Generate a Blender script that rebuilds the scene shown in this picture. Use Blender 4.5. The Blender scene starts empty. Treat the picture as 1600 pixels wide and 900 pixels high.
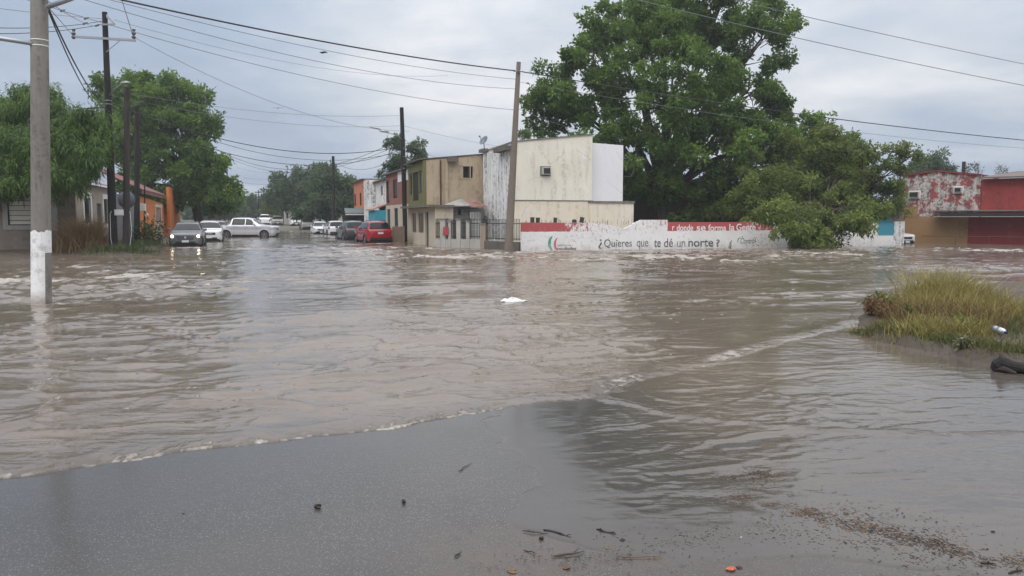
import bpy, math, random
import numpy as np
from mathutils import Vector, Matrix
R = math.radians
C = bpy.context.scene.collection
SC = bpy.context.scene

# ------------------------------------------------------------------ camera
CAM_H = 1.75
PITCH = math.atan(110 / 1200)
cam_d = bpy.data.cameras.new('camera'); cam = bpy.data.objects.new('camera', cam_d); C.objects.link(cam)
cam.location = (0, 0, CAM_H); cam.rotation_euler = (R(90) - PITCH, 0, 0)
cam_d.sensor_width = 36; cam_d.lens = 36 * 1200 / 1600
cam_d.clip_start = 0.05; cam_d.clip_end = 3000
SC.camera = cam
# ------------------------------------------------------------------ light
SUN_EL, SUN_AZ = R(52), R(205)          # azimuth clockwise from +Y: behind the camera, a little left
w = bpy.data.worlds.new('World'); SC.world = w; w.use_nodes = True
nt = w.node_tree; nt.nodes.clear()
N = nt.nodes.new; LK = nt.links.new
out = N('ShaderNodeOutputWorld')
sky = N('ShaderNodeTexSky'); sky.sky_type = 'NISHITA'; sky.sun_disc = False
sky.sun_elevation = SUN_EL; sky.sun_rotation = SUN_AZ; sky.air_density = 1.5; sky.dust_density = 3
bg1 = N('ShaderNodeBackground'); bg1.inputs[1].default_value = 0.08; LK(sky.outputs[0], bg1.inputs[0])
tc = N('ShaderNodeTexCoord'); sp = N('ShaderNodeSeparateXYZ'); LK(tc.outputs['Generated'], sp.inputs[0])
zc = N('ShaderNodeMath'); zc.operation = 'MAXIMUM'; zc.inputs[1].default_value = 0.0; LK(sp.outputs[2], zc.inputs[0])
za = N('ShaderNodeMath'); za.operation = 'ADD'; za.inputs[1].default_value = 0.16; LK(zc.outputs[0], za.inputs[0])
dx = N('ShaderNodeMath'); dx.operation = 'DIVIDE'; LK(sp.outputs[0], dx.inputs[0]); LK(za.outputs[0], dx.inputs[1])
dy = N('ShaderNodeMath'); dy.operation = 'DIVIDE'; LK(sp.outputs[1], dy.inputs[0]); LK(za.outputs[0], dy.inputs[1])
cb = N('ShaderNodeCombineXYZ'); LK(dx.outputs[0], cb.inputs[0]); LK(dy.outputs[0], cb.inputs[1])
SKY_OFF = (4.11, 6.33, 2.1)
mp = N('ShaderNodeMapping'); mp.inputs['Location'].default_value = SKY_OFF; LK(cb.outputs[0], mp.inputs[0])
n1 = N('ShaderNodeTexNoise'); n1.inputs['Scale'].default_value = 0.62; n1.inputs['Detail'].default_value = 8
n1.inputs['Roughness'].default_value = 0.55; n1.inputs['Distortion'].default_value = 0.15; LK(mp.outputs[0], n1.inputs['Vector'])
# clouds break up and are brighter towards the right-hand (+X) side of the sky
bx_ = N('ShaderNodeMath'); bx_.operation = 'MULTIPLY_ADD'; bx_.inputs[1].default_value = 0.10; LK(sp.outputs[0], bx_.inputs[0]); LK(n1.outputs[0], bx_.inputs[2])
bz_ = N('ShaderNodeMath'); bz_.operation = 'MULTIPLY_ADD'; bz_.inputs[1].default_value = 0.30; LK(zc.outputs[0], bz_.inputs[0]); LK(bx_.outputs[0], bz_.inputs[2])
cr = N('ShaderNodeValToRGB'); e = cr.color_ramp.elements
e[0].position = 0.42; e[0].color = (.375, .450, .575, 1)
e[1].position = 0.70; e[1].color = (.84, .845, .88, 1)
m_ = e.new(0.50); m_.color = (.435, .515, .640, 1)
m_ = e.new(0.60); m_.color = (.62, .665, .735, 1)
LK(bz_.outputs[0], cr.inputs[0])
ml = N('ShaderNodeMath'); ml.operation = 'MULTIPLY_ADD'; ml.inputs[1].default_value = 1.7; ml.inputs[2].default_value = 1.05
zq = N('ShaderNodeMath'); zq.operation = 'POWER'; zq.inputs[1].default_value = 1.8; LK(zc.outputs[0], zq.inputs[0]); LK(zq.outputs[0], ml.inputs[0])
bg2 = N('ShaderNodeBackground'); LK(cr.outputs[0], bg2.inputs[0]); LK(ml.outputs[0], bg2.inputs[1])
mx = N('ShaderNodeMixShader'); mx.inputs[0].default_value = 0.92
LK(bg1.outputs[0], mx.inputs[1]); LK(bg2.outputs[0], mx.inputs[2]); LK(mx.outputs[0], out.inputs[0])
sd = bpy.data.lights.new('sun', 'SUN'); sd.energy = 1.5; sd.angle = R(48); sd.color = (1, .965, .91)
so = bpy.data.objects.new('sun', sd); C.objects.link(so)
so.rotation_euler = (R(90) - SUN_EL, 0, -SUN_AZ + R(180)); so.location = (-10, -20, 40)
SC.view_settings.view_transform = 'Standard'; SC.view_settings.look = 'None'
SC.view_settings.exposure = 0.0; SC.view_settings.gamma = 1
SC.render.engine = 'CYCLES'; SC.cycles.use_denoising = True
SC.cycles.max_bounces = 6; SC.cycles.diffuse_bounces = 3; SC.cycles.glossy_bounces = 3
SC.cycles.transmission_bounces = 3; SC.cycles.volume_bounces = 0; SC.cycles.transparent_max_bounces = 8

# ------------------------------------------------------------------ frames of reference
ST = math.atan2(.3162, .9487)           # the street grid is turned by about 18 degrees
cu, su = math.cos(ST), math.sin(ST)
def W(u, v, z=0): return Vector((u * cu - v * su, u * su + v * cu, z))
def uv(p): return (p[0] * cu + p[1] * su, -p[0] * su + p[1] * cu)
def ray(x, y):
    a = (x - 800) / 1200; b = -(y - 450) / 1200
    return Vector((a, math.cos(PITCH) + b * math.sin(PITCH), -math.sin(PITCH) + b * math.cos(PITCH)))
def G(x, y, z=0.0):
    d = ray(x, y); t = (z - CAM_H) / d.z; return Vector((0, 0, CAM_H)) + d * t
def D(x, y, Y):                          # the point of that sight line at world depth Y
    d = ray(x, y); return Vector((0, 0, CAM_H)) + d * (Y / d.y)
def PU(x, y, u):                         # sight line meets the vertical plane u = const -> (v, z)
    d = ray(x, y); k = uv(d); t = u / k[0]; return k[1] * t, CAM_H + d.z * t
def PV(x, y, v):                         # meets v = const -> (u, z)
    d = ray(x, y); k = uv(d); t = v / k[1]; return k[0] * t, CAM_H + d.z * t

# ------------------------------------------------------------------ object helpers
def tag(o, label=None, cat=None, group=None, kind=None):
    if label: o['label'] = label
    if cat: o['category'] = cat
    if group: o['group'] = group
    if kind: o['kind'] = kind
    return o
def empty(name, loc=(0, 0, 0), rz=0.0, label=None, cat=None, group=None):
    o = bpy.data.objects.new(name, None); C.objects.link(o); o.empty_display_size = 0.3
    o.location = loc; o.rotation_euler = (0, 0, rz)
    return tag(o, label, cat, group)
def mesh_np(name, V, F, mat=None, parent=None, smooth=False, loc=None, attrs=None):
    V = np.asarray(V, dtype=np.float32); F = np.asarray(F, dtype=np.int32); n = F.shape[1]
    me = bpy.data.meshes.new(name)
    me.vertices.add(len(V)); me.vertices.foreach_set('co', V.ravel())
    me.loops.add(F.size); me.loops.foreach_set('vertex_index', F.ravel())
    me.polygons.add(len(F)); me.polygons.foreach_set('loop_start', np.arange(0, F.size, n, dtype=np.int32))
    me.polygons.foreach_set('loop_total', np.full(len(F), n, dtype=np.int32))
    me.polygons.foreach_set('use_smooth', np.full(len(F), smooth))
    for k, a in (attrs or {}).items():
        at = me.attributes.new(k, 'FLOAT', 'POINT'); at.data.foreach_set('value', np.asarray(a, dtype=np.float32).ravel())
    me.update(calc_edges=True); me.validate()
    if mat: me.materials.append(mat)
    o = bpy.data.objects.new(name, me); C.objects.link(o)
    if parent: o.parent = parent
    if loc is not None: o.location = loc
    return o
class MB:
    def __init__(s): s.v = []; s.f = []
    def add(s, vs, fs):
        k = len(s.v); s.v += [tuple(p) for p in vs]; s.f += [tuple(i + k for i in f) for f in fs]; return s
    def box(s, x0, x1, y0, y1, z0, z1):
        return s.add([(x0,y0,z0),(x1,y0,z0),(x1,y1,z0),(x0,y1,z0),(x0,y0,z1),(x1,y0,z1),(x1,y1,z1),(x0,y1,z1)],
                     [(0,3,2,1),(4,5,6,7),(0,1,5,4),(1,2,6,5),(2,3,7,6),(3,0,4,7)])
    def prism(s, poly, d):               # poly: 3-D points (planar), extruded by d
        n = len(poly); d = Vector(d); a = [Vector(p) for p in poly]; b = [p + d for p in a]
        return s.add(a + b, [tuple(range(n))[::-1], tuple(range(n, 2 * n))] + [(i, (i+1) % n, n + (i+1) % n, n + i) for i in range(n)])
    def tube(s, pts, rad, n=8, cap=True):
        pts = [Vector(p) for p in pts]; m = len(pts)
        if not hasattr(rad, '__len__'): rad = [rad] * m
        rings = []
        up = None
        for i, p in enumerate(pts):
            t = (pts[min(i+1, m-1)] - pts[max(i-1, 0)]).normalized()
            if up is None: up = Vector((0, 0, 1)) if abs(t.z) < .9 else Vector((1, 0, 0))
            a = t.cross(up).normalized(); b = a.cross(t).normalized(); up = b
            rings += [p + (a * math.cos(2*math.pi*k/n) + b * math.sin(2*math.pi*k/n)) * rad[i] for k in range(n)]
        fs = [(i*n+k, i*n+(k+1) % n, (i+1)*n+(k+1) % n, (i+1)*n+k) for i in range(m-1) for k in range(n)]
        if cap: fs += [tuple(range(n))[::-1], tuple(range((m-1)*n, m*n))]
        return s.add(rings, fs)
    def wall(s, P0, P1, z0, z1, holes=(), th=0.2):
        # vertical wall from P0 to P1 (2-D), thickness to the left of P0->P1; holes (a0,a1,z0,z1) measured along it; z1 may be (zleft, zright)
        P0 = Vector(P0[:2]); P1 = Vector(P1[:2]); L = (P1 - P0).length; d = (P1 - P0) / L; nrm = Vector((-d.y, d.x)) * th
        zl, zr = z1 if hasattr(z1, '__len__') else (z1, z1)
        xs = sorted({0.0, L} | {h[0] for h in holes} | {h[1] for h in holes})
        zs = sorted({z0, 1e9} | {h[2] for h in holes} | {h[3] for h in holes})
        def zz(x, z): return (zl + (zr - zl) * x / L) if z > 1e8 else z
        def hole(i, j):
            if i < 0 or j < 0 or i >= len(xs)-1 or j >= len(zs)-1: return True
            cx = (xs[i] + xs[i+1]) / 2; cz = zs[j] + 0.001
            return any(h[0] <= cx <= h[1] and h[2] <= cz < h[3] for h in holes)
        def p(i, j, b):
            q = P0 + d * xs[i] + (nrm if b else Vector((0, 0))); return (q.x, q.y, zz(xs[i], zs[j]))
        for i in range(len(xs)-1):
            for j in range(len(zs)-1):
                if hole(i, j): continue
                s.add([p(i,j,0), p(i+1,j,0), p(i+1,j+1,0), p(i,j+1,0)], [(0,1,2,3)])
                s.add([p(i,j,1), p(i+1,j,1), p(i+1,j+1,1), p(i,j+1,1)], [(3,2,1,0)])
                for (q, A, B) in (((i-1,j),(i,j),(i,j+1)), ((i+1,j),(i+1,j+1),(i+1,j)), ((i,j-1),(i+1,j),(i,j)), ((i,j+1),(i,j+1),(i+1,j+1))):
                    if hole(*q): s.add([p(*A,0), p(*B,0), p(*B,1), p(*A,1)], [(0,1,2,3)])
        return s
    def build(s, name, mat, parent=None, smooth=False, bevel=0, label=None, loc=None):
        me = bpy.data.meshes.new(name); me.from_pydata(s.v, [], s.f)
        if smooth: me.polygons.foreach_set('use_smooth', [True] * len(me.polygons))
        me.update(); me.materials.append(mat)
        o = bpy.data.objects.new(name, me); C.objects.link(o)
        if parent: o.parent = parent
        if loc is not None: o.location = loc
        if bevel:
            b = o.modifiers.new('bevel', 'BEVEL'); b.width = bevel; b.segments = 2; b.limit_method = 'ANGLE'
        if label: o['label'] = label
        return o

# ------------------------------------------------------------------ numpy noise
def _h(i, j, s):
    n = (i * 374761393 + j * 668265263 + s * 974634777) & 0xFFFFFFFF
    n = ((n ^ (n >> 13)) * 1274126177) & 0xFFFFFFFF
    return ((n ^ (n >> 16)) & 0xFFFF) / 65535.0
def vnoise(x, y, s=0):
    xi = np.floor(x).astype(np.int64); yi = np.floor(y).astype(np.int64)
    fx = x - xi; fy = y - yi; fx = fx*fx*fx*(fx*(fx*6-15)+10); fy = fy*fy*fy*(fy*(fy*6-15)+10)
    a = _h(xi, yi, s); b = _h(xi+1, yi, s); c = _h(xi, yi+1, s); d = _h(xi+1, yi+1, s)
    return (a + (b-a)*fx) * (1-fy) + (c + (d-c)*fx) * fy
def fbm(x, y, s=0, o=4):
    t = 0; a = .5; tot = 0
    for k in range(o):
        t = t + a * vnoise(x * 2**k + 17.3*k, y * 2**k - 9.1*k, s + k); tot += a; a *= .5
    return t / tot
def sstep(a, b, x):
    t = np.clip((x - a) / (b - a), 0, 1); return t*t*(3-2*t)
def seg_dist(x, y, pts):
    """signed distance to a polyline (positive on its left side) and the parameter along it"""
    best = np.full(x.shape, 1e9); sg = np.ones(x.shape); par = np.zeros(x.shape); L = 0
    for (ax, ay), (bx, by) in zip(pts[:-1], pts[1:]):
        dx, dy = bx-ax, by-ay; l2 = dx*dx+dy*dy; l = math.sqrt(l2)
        t = np.clip(((x-ax)*dx + (y-ay)*dy) / l2, 0, 1)
        d = np.hypot(x-ax-t*dx, y-ay-t*dy); m = d < best
        best = np.where(m, d, best); sg = np.where(m, np.sign(dx*(y-ay) - dy*(x-ax)), sg); par = np.where(m, L + t*l, par); L += l
    return best * sg, par

# ------------------------------------------------------------------ materials
def newmat(name):
    m = bpy.data.materials.new(name); m.use_nodes = True; t = m.node_tree
    return m, t, t.nodes['Principled BSDF']
def nd(t, typ, **kw):
    n = t.nodes.new(typ)
    for k, v in kw.items(): setattr(n, k, v)
    return n
def rgba(c): return (c[0], c[1], c[2], 1)
def mixc(t, fac, a, b, blend='MIX'):
    n = nd(t, 'ShaderNodeMix', data_type='RGBA', blend_type=blend)
    for i, s in ((0, fac), (6, a), (7, b)):
        if isinstance(s, bpy.types.NodeSocket): t.links.new(s, n.inputs[i])
        elif i == 0: n.inputs[0].default_value = s
        else: n.inputs[i].default_value = rgba(s)
    return n.outputs[2]
def noise(t, vec, scale, detail=4, rough=.55, dist=0):
    n = nd(t, 'ShaderNodeTexNoise'); n.inputs['Scale'].default_value = scale; n.inputs['Detail'].default_value = detail
    n.inputs['Roughness'].default_value = rough; n.inputs['Distortion'].default_value = dist
    if vec is not None: t.links.new(vec, n.inputs['Vector'])
    return n.outputs[0]
def ramp(t, fac, a, b, ca=(0,0,0), cb=(1,1,1)):
    n = nd(t, 'ShaderNodeValToRGB'); n.color_ramp.elements[0].position = a; n.color_ramp.elements[1].position = b
    n.color_ramp.elements[0].color = rgba(ca); n.color_ramp.elements[1].color = rgba(cb); t.links.new(fac, n.inputs[0]); return n.outputs[0]
def math_(t, op, a, b=None, c=None):
    n = nd(t, 'ShaderNodeMath', operation=op)
    for i, s in enumerate((a, b, c)):
        if s is None: continue
        if isinstance(s, bpy.types.NodeSocket): t.links.new(s, n.inputs[i])
        else: n.inputs[i].default_value = s
    return n.outputs[0]
def mapping(t, vec, scale=(1,1,1), loc=(0,0,0)):
    n = nd(t, 'ShaderNodeMapping'); n.inputs['Scale'].default_value = scale; n.inputs['Location'].default_value = loc
    t.links.new(vec, n.inputs[0]); return n.outputs[0]
def bump(t, h, strength, dist, p, normal=None):
    n = nd(t, 'ShaderNodeBump'); n.inputs['Strength'].default_value = strength; n.inputs['Distance'].default_value = dist
    t.links.new(h, n.inputs['Height'])
    if normal is not None: t.links.new(normal, n.inputs['Normal'])
    if p is not None: t.links.new(n.outputs[0], p.inputs['Normal'])
    return n.outputs[0]
def objc(t): return nd(t, 'ShaderNodeTexCoord').outputs['Object']
def plain(name, c, rough=.6, metal=0, spec=.5, emit=None, es=0, vary=.15, coat=0):
    m, t, p = newmat(name)
    col = mixc(t, noise(t, objc(t), 6, 5), [x*(1-vary) for x in c], [min(1, x*(1+vary)) for x in c])
    t.links.new(col, p.inputs['Base Color'])
    p.inputs['Roughness'].default_value = rough; p.inputs['Metallic'].default_value = metal; p.inputs['Specular IOR Level'].default_value = spec
    p.inputs['Coat Weight'].default_value = coat; p.inputs['Coat Roughness'].default_value = .08
    if emit: p.inputs['Emission Color'].default_value = rgba(emit); p.inputs['Emission Strength'].default_value = es
    return m
def stucco(name, c, c2=None, stain=(.12,.11,.09), amt=.5, low=.58, peel=None, peel_t=.6, scale=1, rough=.92, bs=.25, seed=0, top=None, topc=(.20,.19,.16)):
    """plastered wall: mottled paint, dark rain streaks, optional patches where another colour shows"""
    m, t, p = newmat(name); o = mapping(t, objc(t), loc=(seed*7.1, seed*3.3, seed*1.9))
    c2 = c2 or [x*.82 for x in c]
    col = mixc(t, ramp(t, noise(t, o, .7*scale, 6, .6), .35, .65), c, c2)
    if peel is not None:
        pk = ramp(t, noise(t, mapping(t, o, (1,1,.8)), 1.6*scale, 10, .72), peel_t, peel_t+.02)
        col = mixc(t, pk, col, peel)
    st = ramp(t, noise(t, mapping(t, o, (2.6,2.6,.35)), 1.3*scale, 8, .65), low-.06, low+.10)
    st2 = ramp(t, noise(t, o, 4*scale, 8, .75), .42, .60)
    f = math_(t, 'MULTIPLY', math_(t, 'MULTIPLY', st, st2), amt)
    col = mixc(t, f, col, stain)
    if top:                              # mould and rain drips that start at the top edge
        sz = nd(t, 'ShaderNodeSeparateXYZ'); t.links.new(objc(t), sz.inputs[0])
        dn_ = noise(t, mapping(t, o, (5,5,.25)), 1.2, 5, .7); tp_ = ramp(t, math_(t, 'ADD', sz.outputs[2], math_(t, 'MULTIPLY', dn_, top[2])), top[0]+top[2]*.5, top[1]+top[2]*.5)
        col = mixc(t, math_(t, 'MULTIPLY', math_(t, 'MULTIPLY', tp_, ramp(t, noise(t, o, 7, 8, .75), .40, .62)), .62), col, topc)
    crk = nd(t, 'ShaderNodeTexVoronoi', feature='DISTANCE_TO_EDGE'); crk.inputs['Scale'].default_value = .55
    wob = nd(t, 'ShaderNodeMix', data_type='RGBA'); wob.inputs[0].default_value = .22; t.links.new(o, wob.inputs[6])
    nz_ = nd(t, 'ShaderNodeTexNoise'); nz_.inputs['Scale'].default_value = 3; nz_.inputs['Detail'].default_value = 6; t.links.new(o, nz_.inputs['Vector']); t.links.new(nz_.outputs['Color'], wob.inputs[7]); t.links.new(wob.outputs[2], crk.inputs['Vector'])
    ck = math_(t, 'MULTIPLY', ramp(t, crk.outputs['Distance'], .002, .010, (1,1,1), (0,0,0)), ramp(t, noise(t, o, .5, 2), .48, .6))
    col = mixc(t, math_(t, 'MULTIPLY', ck, .45), col, [x*.35 for x in c])
    col = mixc(t, math_(t, 'MULTIPLY', ramp(t, noise(t, o, 22, 4), .3, .8), .18), col, [x*.55 for x in c])
    t.links.new(col, p.inputs['Base Color']); p.inputs['Roughness'].default_value = rough
    bump(t, noise(t, o, 14, 8, .7), bs, .03, p)
    return m
def block(name, c, mortar, bw=.4, bh=.2, amt=.4, rough=.95):
    m, t, p = newmat(name); o = objc(t); s = nd(t, 'ShaderNodeSeparateXYZ'); t.links.new(o, s.inputs[0])
    cx = nd(t, 'ShaderNodeCombineXYZ'); t.links.new(math_(t, 'ADD', s.outputs[0], s.outputs[1]), cx.inputs[0]); t.links.new(s.outputs[2], cx.inputs[1])
    b = nd(t, 'ShaderNodeTexBrick'); b.inputs['Scale'].default_value = 1; b.inputs['Brick Width'].default_value = bw; b.inputs['Row Height'].default_value = bh
    b.inputs['Mortar Size'].default_value = .012; b.inputs['Color1'].default_value = rgba(c); b.inputs['Color2'].default_value = rgba([x*.75 for x in c]); b.inputs['Mortar'].default_value = rgba(mortar)
    t.links.new(cx.outputs[0], b.inputs['Vector'])
    col = mixc(t, math_(t, 'MULTIPLY', ramp(t, noise(t, o, 1.2, 8, .65), .42, .7), amt), b.outputs[0], [x*.4 for x in c])
    t.links.new(col, p.inputs['Base Color']); p.inputs['Roughness'].default_value = rough
    bump(t, b.outputs['Fac'], -.5, .01, p)
    return m
def foliage(name, dark, light, trans=.3, rough=.5):
    m, t, p = newmat(name)
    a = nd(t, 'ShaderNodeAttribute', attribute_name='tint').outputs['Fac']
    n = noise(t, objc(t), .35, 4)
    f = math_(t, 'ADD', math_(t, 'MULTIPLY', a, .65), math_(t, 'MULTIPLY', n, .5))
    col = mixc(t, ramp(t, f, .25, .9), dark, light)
    t.links.new(col, p.inputs['Base Color']); p.inputs['Roughness'].default_value = rough; p.inputs['Specular IOR Level'].default_value = .25
    tr = nd(t, 'ShaderNodeBsdfTranslucent'); t.links.new(mixc(t, .5, col, light), tr.inputs[0])
    mxs = nd(t, 'ShaderNodeMixShader'); mxs.inputs[0].default_value = trans
    t.links.new(p.outputs[0], mxs.inputs[1]); t.links.new(tr.outputs[0], mxs.inputs[2]); t.links.new(mxs.outputs[0], t.nodes['Material Output'].inputs[0])
    return m
M = {}
M['bark'] = stucco('bark', (.085,.068,.052), stain=(.02,.017,.014), amt=.8, scale=3, bs=.8)
M['wood_black'] = stucco('creosoted wood', (.014,.013,.013), (.022,.020,.019), stain=(.01,.01,.01), amt=.5, scale=2, bs=.5)
M['wood_brown'] = stucco('weathered wood', (.048,.040,.034), (.032,.027,.024), stain=(.02,.02,.02), amt=.6, scale=2, bs=.5)
M['concrete'] = stucco('concrete', (.25,.235,.215), (.18,.17,.155), stain=(.07,.065,.06), amt=.8, low=.50, scale=1.8)
M['concrete_dark'] = stucco('dark concrete', (.15,.135,.115), (.10,.09,.078), stain=(.04,.04,.035), amt=.7, scale=1.6)
M['pole_tan'] = stucco('tan concrete pole', (.20,.165,.135), (.16,.13,.105), stain=(.08,.07,.06), amt=.5, scale=1.2)
M['white_paint'] = stucco('white limewash', (.80,.80,.79), (.70,.70,.69), stain=(.25,.24,.22), amt=.6, low=.6, scale=2.5)
M['galv'] = plain('galvanised steel', (.34,.36,.38), .45, .7)
M['iron'] = plain('black iron', (.022,.021,.021), .6, .3)
M['rust_iron'] = plain('rusty iron', (.09,.045,.03), .8, .2, vary=.5)
M['cable'] = plain('black cable', (.015,.015,.016), .6)
M['cable_grey'] = plain('grey cable', (.16,.17,.18), .5, .2)
M['porcelain'] = plain('insulator porcelain', (.11,.10,.10), .2)
M['glass'] = plain('dark window glass', (.014,.016,.018), .06, spec=.3)
M['white_frame'] = plain('white frame', (.70,.70,.68), .6)
M['plastic_white'] = plain('white plastic', (.62,.63,.62), .45)
M['tyre'] = plain('tyre rubber', (.018,.018,.019), .8)
M['rim'] = plain('alloy rim', (.22,.225,.23), .4, .6)
M['trim'] = plain('black trim', (.02,.02,.021), .5)
M['chrome'] = plain('chrome', (.7,.71,.72), .15, 1)
M['tail'] = plain('red lamp', (.35,.008,.01), .15)
M['lamp_clear'] = plain('clear lamp', (.62,.64,.66), .12, .3)
M['lamp_on'] = plain('lit headlamp', (1,.95,.85), .2, emit=(1,.86,.62), es=7)
M['plate'] = plain('number plate', (.66,.67,.68), .5)
# ================================================================== ground, road and flood water
def g2(x, y): p = G(x, y); return (p.x, p.y)
SHORE = [(-9, 3.2)] + [g2(*q) for q in ((0,748),(150,728),(300,703),(450,689),(600,671),(700,655),(850,632),(930,622),(1000,600),(1100,576),(1200,547),(1330,508),(1400,500),(1480,490),(1620,484),(1900,484),(2600,484))]
CREST2 = [g2(*q) for q in ((935,628),(1050,650),(1200,671),(1400,683),(1640,692))]
FILM = [g2(*q) for q in ((930,600),(872,640),(848,700),(880,770),(1000,822),(1180,842),(1400,868),(1660,905))]
P0 = g2(850, 632)
def road_z(x, y):
    dn = (x - P0[0]) * .62 - (y - P0[1]) * .785
    return .011 * np.minimum(dn, 7) + .006 - .035 * np.clip(-1.2 - dn, 0, 8) - .03 * np.clip(y - 11.5, 0, 30)
# far and wide ground: flat under the flood, the street rises beyond 100 m
gx = np.concatenate([np.linspace(-900,-120,8), np.linspace(-100,100,60), np.linspace(120,900,8)])
gy = np.concatenate([np.linspace(-60,0,4), np.linspace(12,240,70), np.linspace(280,1600,10)])
X, Y = np.meshgrid(gx, gy); Z = -.30 + .75*sstep(97, 121, Y) + .012*np.clip(Y-121, 0, 200)
nx, ny = len(gx), len(gy); I = np.arange(nx*ny).reshape(ny, nx)
F = np.stack([I[:-1,:-1], I[:-1,1:], I[1:,1:], I[1:,:-1]], -1).reshape(-1, 4)
mg = stucco('muddy ground', (.13,.11,.088), (.10,.10,.07), stain=(.05,.045,.035), amt=.5, scale=.3, bs=.4)
tag(mesh_np('ground', np.stack([X, Y, Z], -1).reshape(-1, 3), F, mg, smooth=True), 'muddy ground beneath and beyond the flooded street', 'ground', kind='structure')

m, t, p = newmat('wet asphalt'); o = objc(t)
v = nd(t, 'ShaderNodeTexVoronoi'); v.inputs['Scale'].default_value = 118; t.links.new(o, v.inputs['Vector'])
grain = noise(t, o, 160, 3, .6)
col = mixc(t, ramp(t, math_(t, 'ADD', math_(t, 'MULTIPLY', noise(t, o, .35, 4, .6), .6), math_(t, 'MULTIPLY', noise(t, o, 1.3, 6, .7), .4)), .38, .60), (.048,.044,.041), (.078,.071,.066))
col = mixc(t, ramp(t, grain, .38, .62), [.030,.028,.027], col)
vs = nd(t, 'ShaderNodeSeparateColor'); t.links.new(v.outputs['Color'], vs.inputs[0])
speck = math_(t, 'MULTIPLY', ramp(t, vs.outputs[0], .64, .96), ramp(t, v.outputs['Distance'], .28, .42, (1,1,1), (0,0,0)))
col = mixc(t, math_(t, 'MULTIPLY', speck, .75), col, (.29,.275,.26))
# a tongue of brown silt near the drift line
silt = nd(t, 'ShaderNodeAttribute', attribute_name='silt').outputs['Fac']
col = mixc(t, math_(t, 'MULTIPLY', silt, ramp(t, noise(t, o, 6, 8, .72), .34, .60)), col, (.078,.060,.047))
t.links.new(col, p.inputs['Base Color'])
wetA = nd(t, 'ShaderNodeAttribute', attribute_name='wet').outputs['Fac']
rg = math_(t, 'SUBTRACT', ramp(t, math_(t, 'SUBTRACT', noise(t, o, 1.1, 6, .62), math_(t, 'MULTIPLY', wetA, .12)), .36, .62, (.07,)*3, (.24,)*3), 0.0)
col = mixc(t, math_(t, 'MULTIPLY', wetA, .35), col, (.055,.050,.047))
t.links.new(col, p.inputs['Base Color']); p.inputs['Roughness'].default_value = .45; p.inputs['Coat Weight'].default_value = .75; p.inputs['Coat IOR'].default_value = 1.33; p.inputs['Specular IOR Level'].default_value = .2; t.links.new(rg, p.inputs['Coat Roughness'])
b1 = bump(t, grain, .30, .0018, None)
b2 = bump(t, noise(t, mapping(t, o, (1,2.4,1)), 8, 5, .65), .26, .006, None); t.links.new(b2, p.inputs['Coat Normal'])
bump(t, noise(t, mapping(t, o, (1,2.2,1)), 13, 3, .5), .22, .006, p, b1)
M['asphalt'] = m
rx = np.linspace(-14, 16, 301); ry = np.linspace(-6, 22, 281); X, Y = np.meshgrid(rx, ry); Z = road_z(X, Y)
dl, _ = seg_dist(X, Y, [g2(*q) for q in ((1190,745),(1160,800),(1300,830),(1400,858),(1640,905))])
dl2, _ = seg_dist(X, Y, [g2(*q) for q in ((760,880),(1000,870),(1250,850),(1400,865),(1640,900))])
silt = np.maximum(1 - sstep(.02, .55, np.abs(dl)), .9*(1 - sstep(.05, .7, np.abs(dl2))))
dsh, psh = seg_dist(X, Y, SHORE); wet = 1 - sstep(.1, 1.5, -dsh + (fbm(X*1.4, Y*1.4, 33)-.5)*1.6); wet = np.maximum(wet, sstep(.55, .68, fbm(X*.8, Y*1.1, 34)))
nx, ny = len(rx), len(ry); I = np.arange(nx*ny).reshape(ny, nx)
F = np.stack([I[:-1,:-1], I[:-1,1:], I[1:,1:], I[1:,:-1]], -1).reshape(-1, 4)
tag(mesh_np('road', np.stack([X, Y, Z], -1).reshape(-1, 3), F, m, smooth=True, attrs={'silt': silt.ravel(), 'wet': wet.ravel()}), 'wet grey asphalt road in the foreground', 'road', kind='structure')

# ---- water sheet, finer near the camera
rr = 2.3 * np.exp(np.linspace(0, math.log(118/2.3), 720)); aa = np.linspace(R(-52), R(52), 860)
A_, R_ = np.meshgrid(aa, rr); X = R_*np.sin(A_); Y = R_*np.cos(A_)
cell = R_ * .0055
def att(lam): return sstep(1.0, 2.4, lam / cell)
ds, par = seg_dist(X, Y, SHORE)                    # >0 on the flood side
wob = (fbm(par*1.3, par*0+3, 5, 4)-.5)*.22 + (fbm(par*6, par*0+9, 6, 3)-.5)*.07
ds = ds + wob
df, _ = seg_dist(X, Y, FILM); df = df + (fbm(X*1.2, Y*1.2, 31)-.5)*.9
df = df + .45; film = sstep(-.25, .5, df)                         # thin sheet of water over the asphalt, right-hand side
ca_, sa_ = math.cos(R(16)), math.sin(R(16)); XR, YR = X*ca_+Y*sa_, -X*sa_+Y*ca_
wxx = XR + (fbm(X*.8, Y*.8, 11)-.5)*2.0; wyy = YR + (fbm(X*.5+40, Y*.5, 12)-.5)*1.2
def rid(x, y, s): n = vnoise(x, y, s); return 1 - np.abs(2*n-1)
calm = .28 + 1.15*sstep(.36, .62, fbm(X*.2, Y*.26, 21))
w1 = (fbm(wxx*.35, wyy*.8, 1, 2)-.5) * .05 * att(1.6) + (rid(wxx*.38, wyy*.95, 8)**1.4-.5) * .042 * sstep(9, 20, R_)
w2 = (rid(wxx*1.5, wyy*3.2, 2)**1.6-.45) * .028 * att(.5)*calm
w3 = (rid(wxx*3.8+wyy*.6, wyy*7.6, 3)-.5) * .0100 * att(.22)*calm
w4 = (vnoise(wxx*7+wyy*2, wyy*15, 4)-.5) * .0026 * att(.1)
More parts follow.
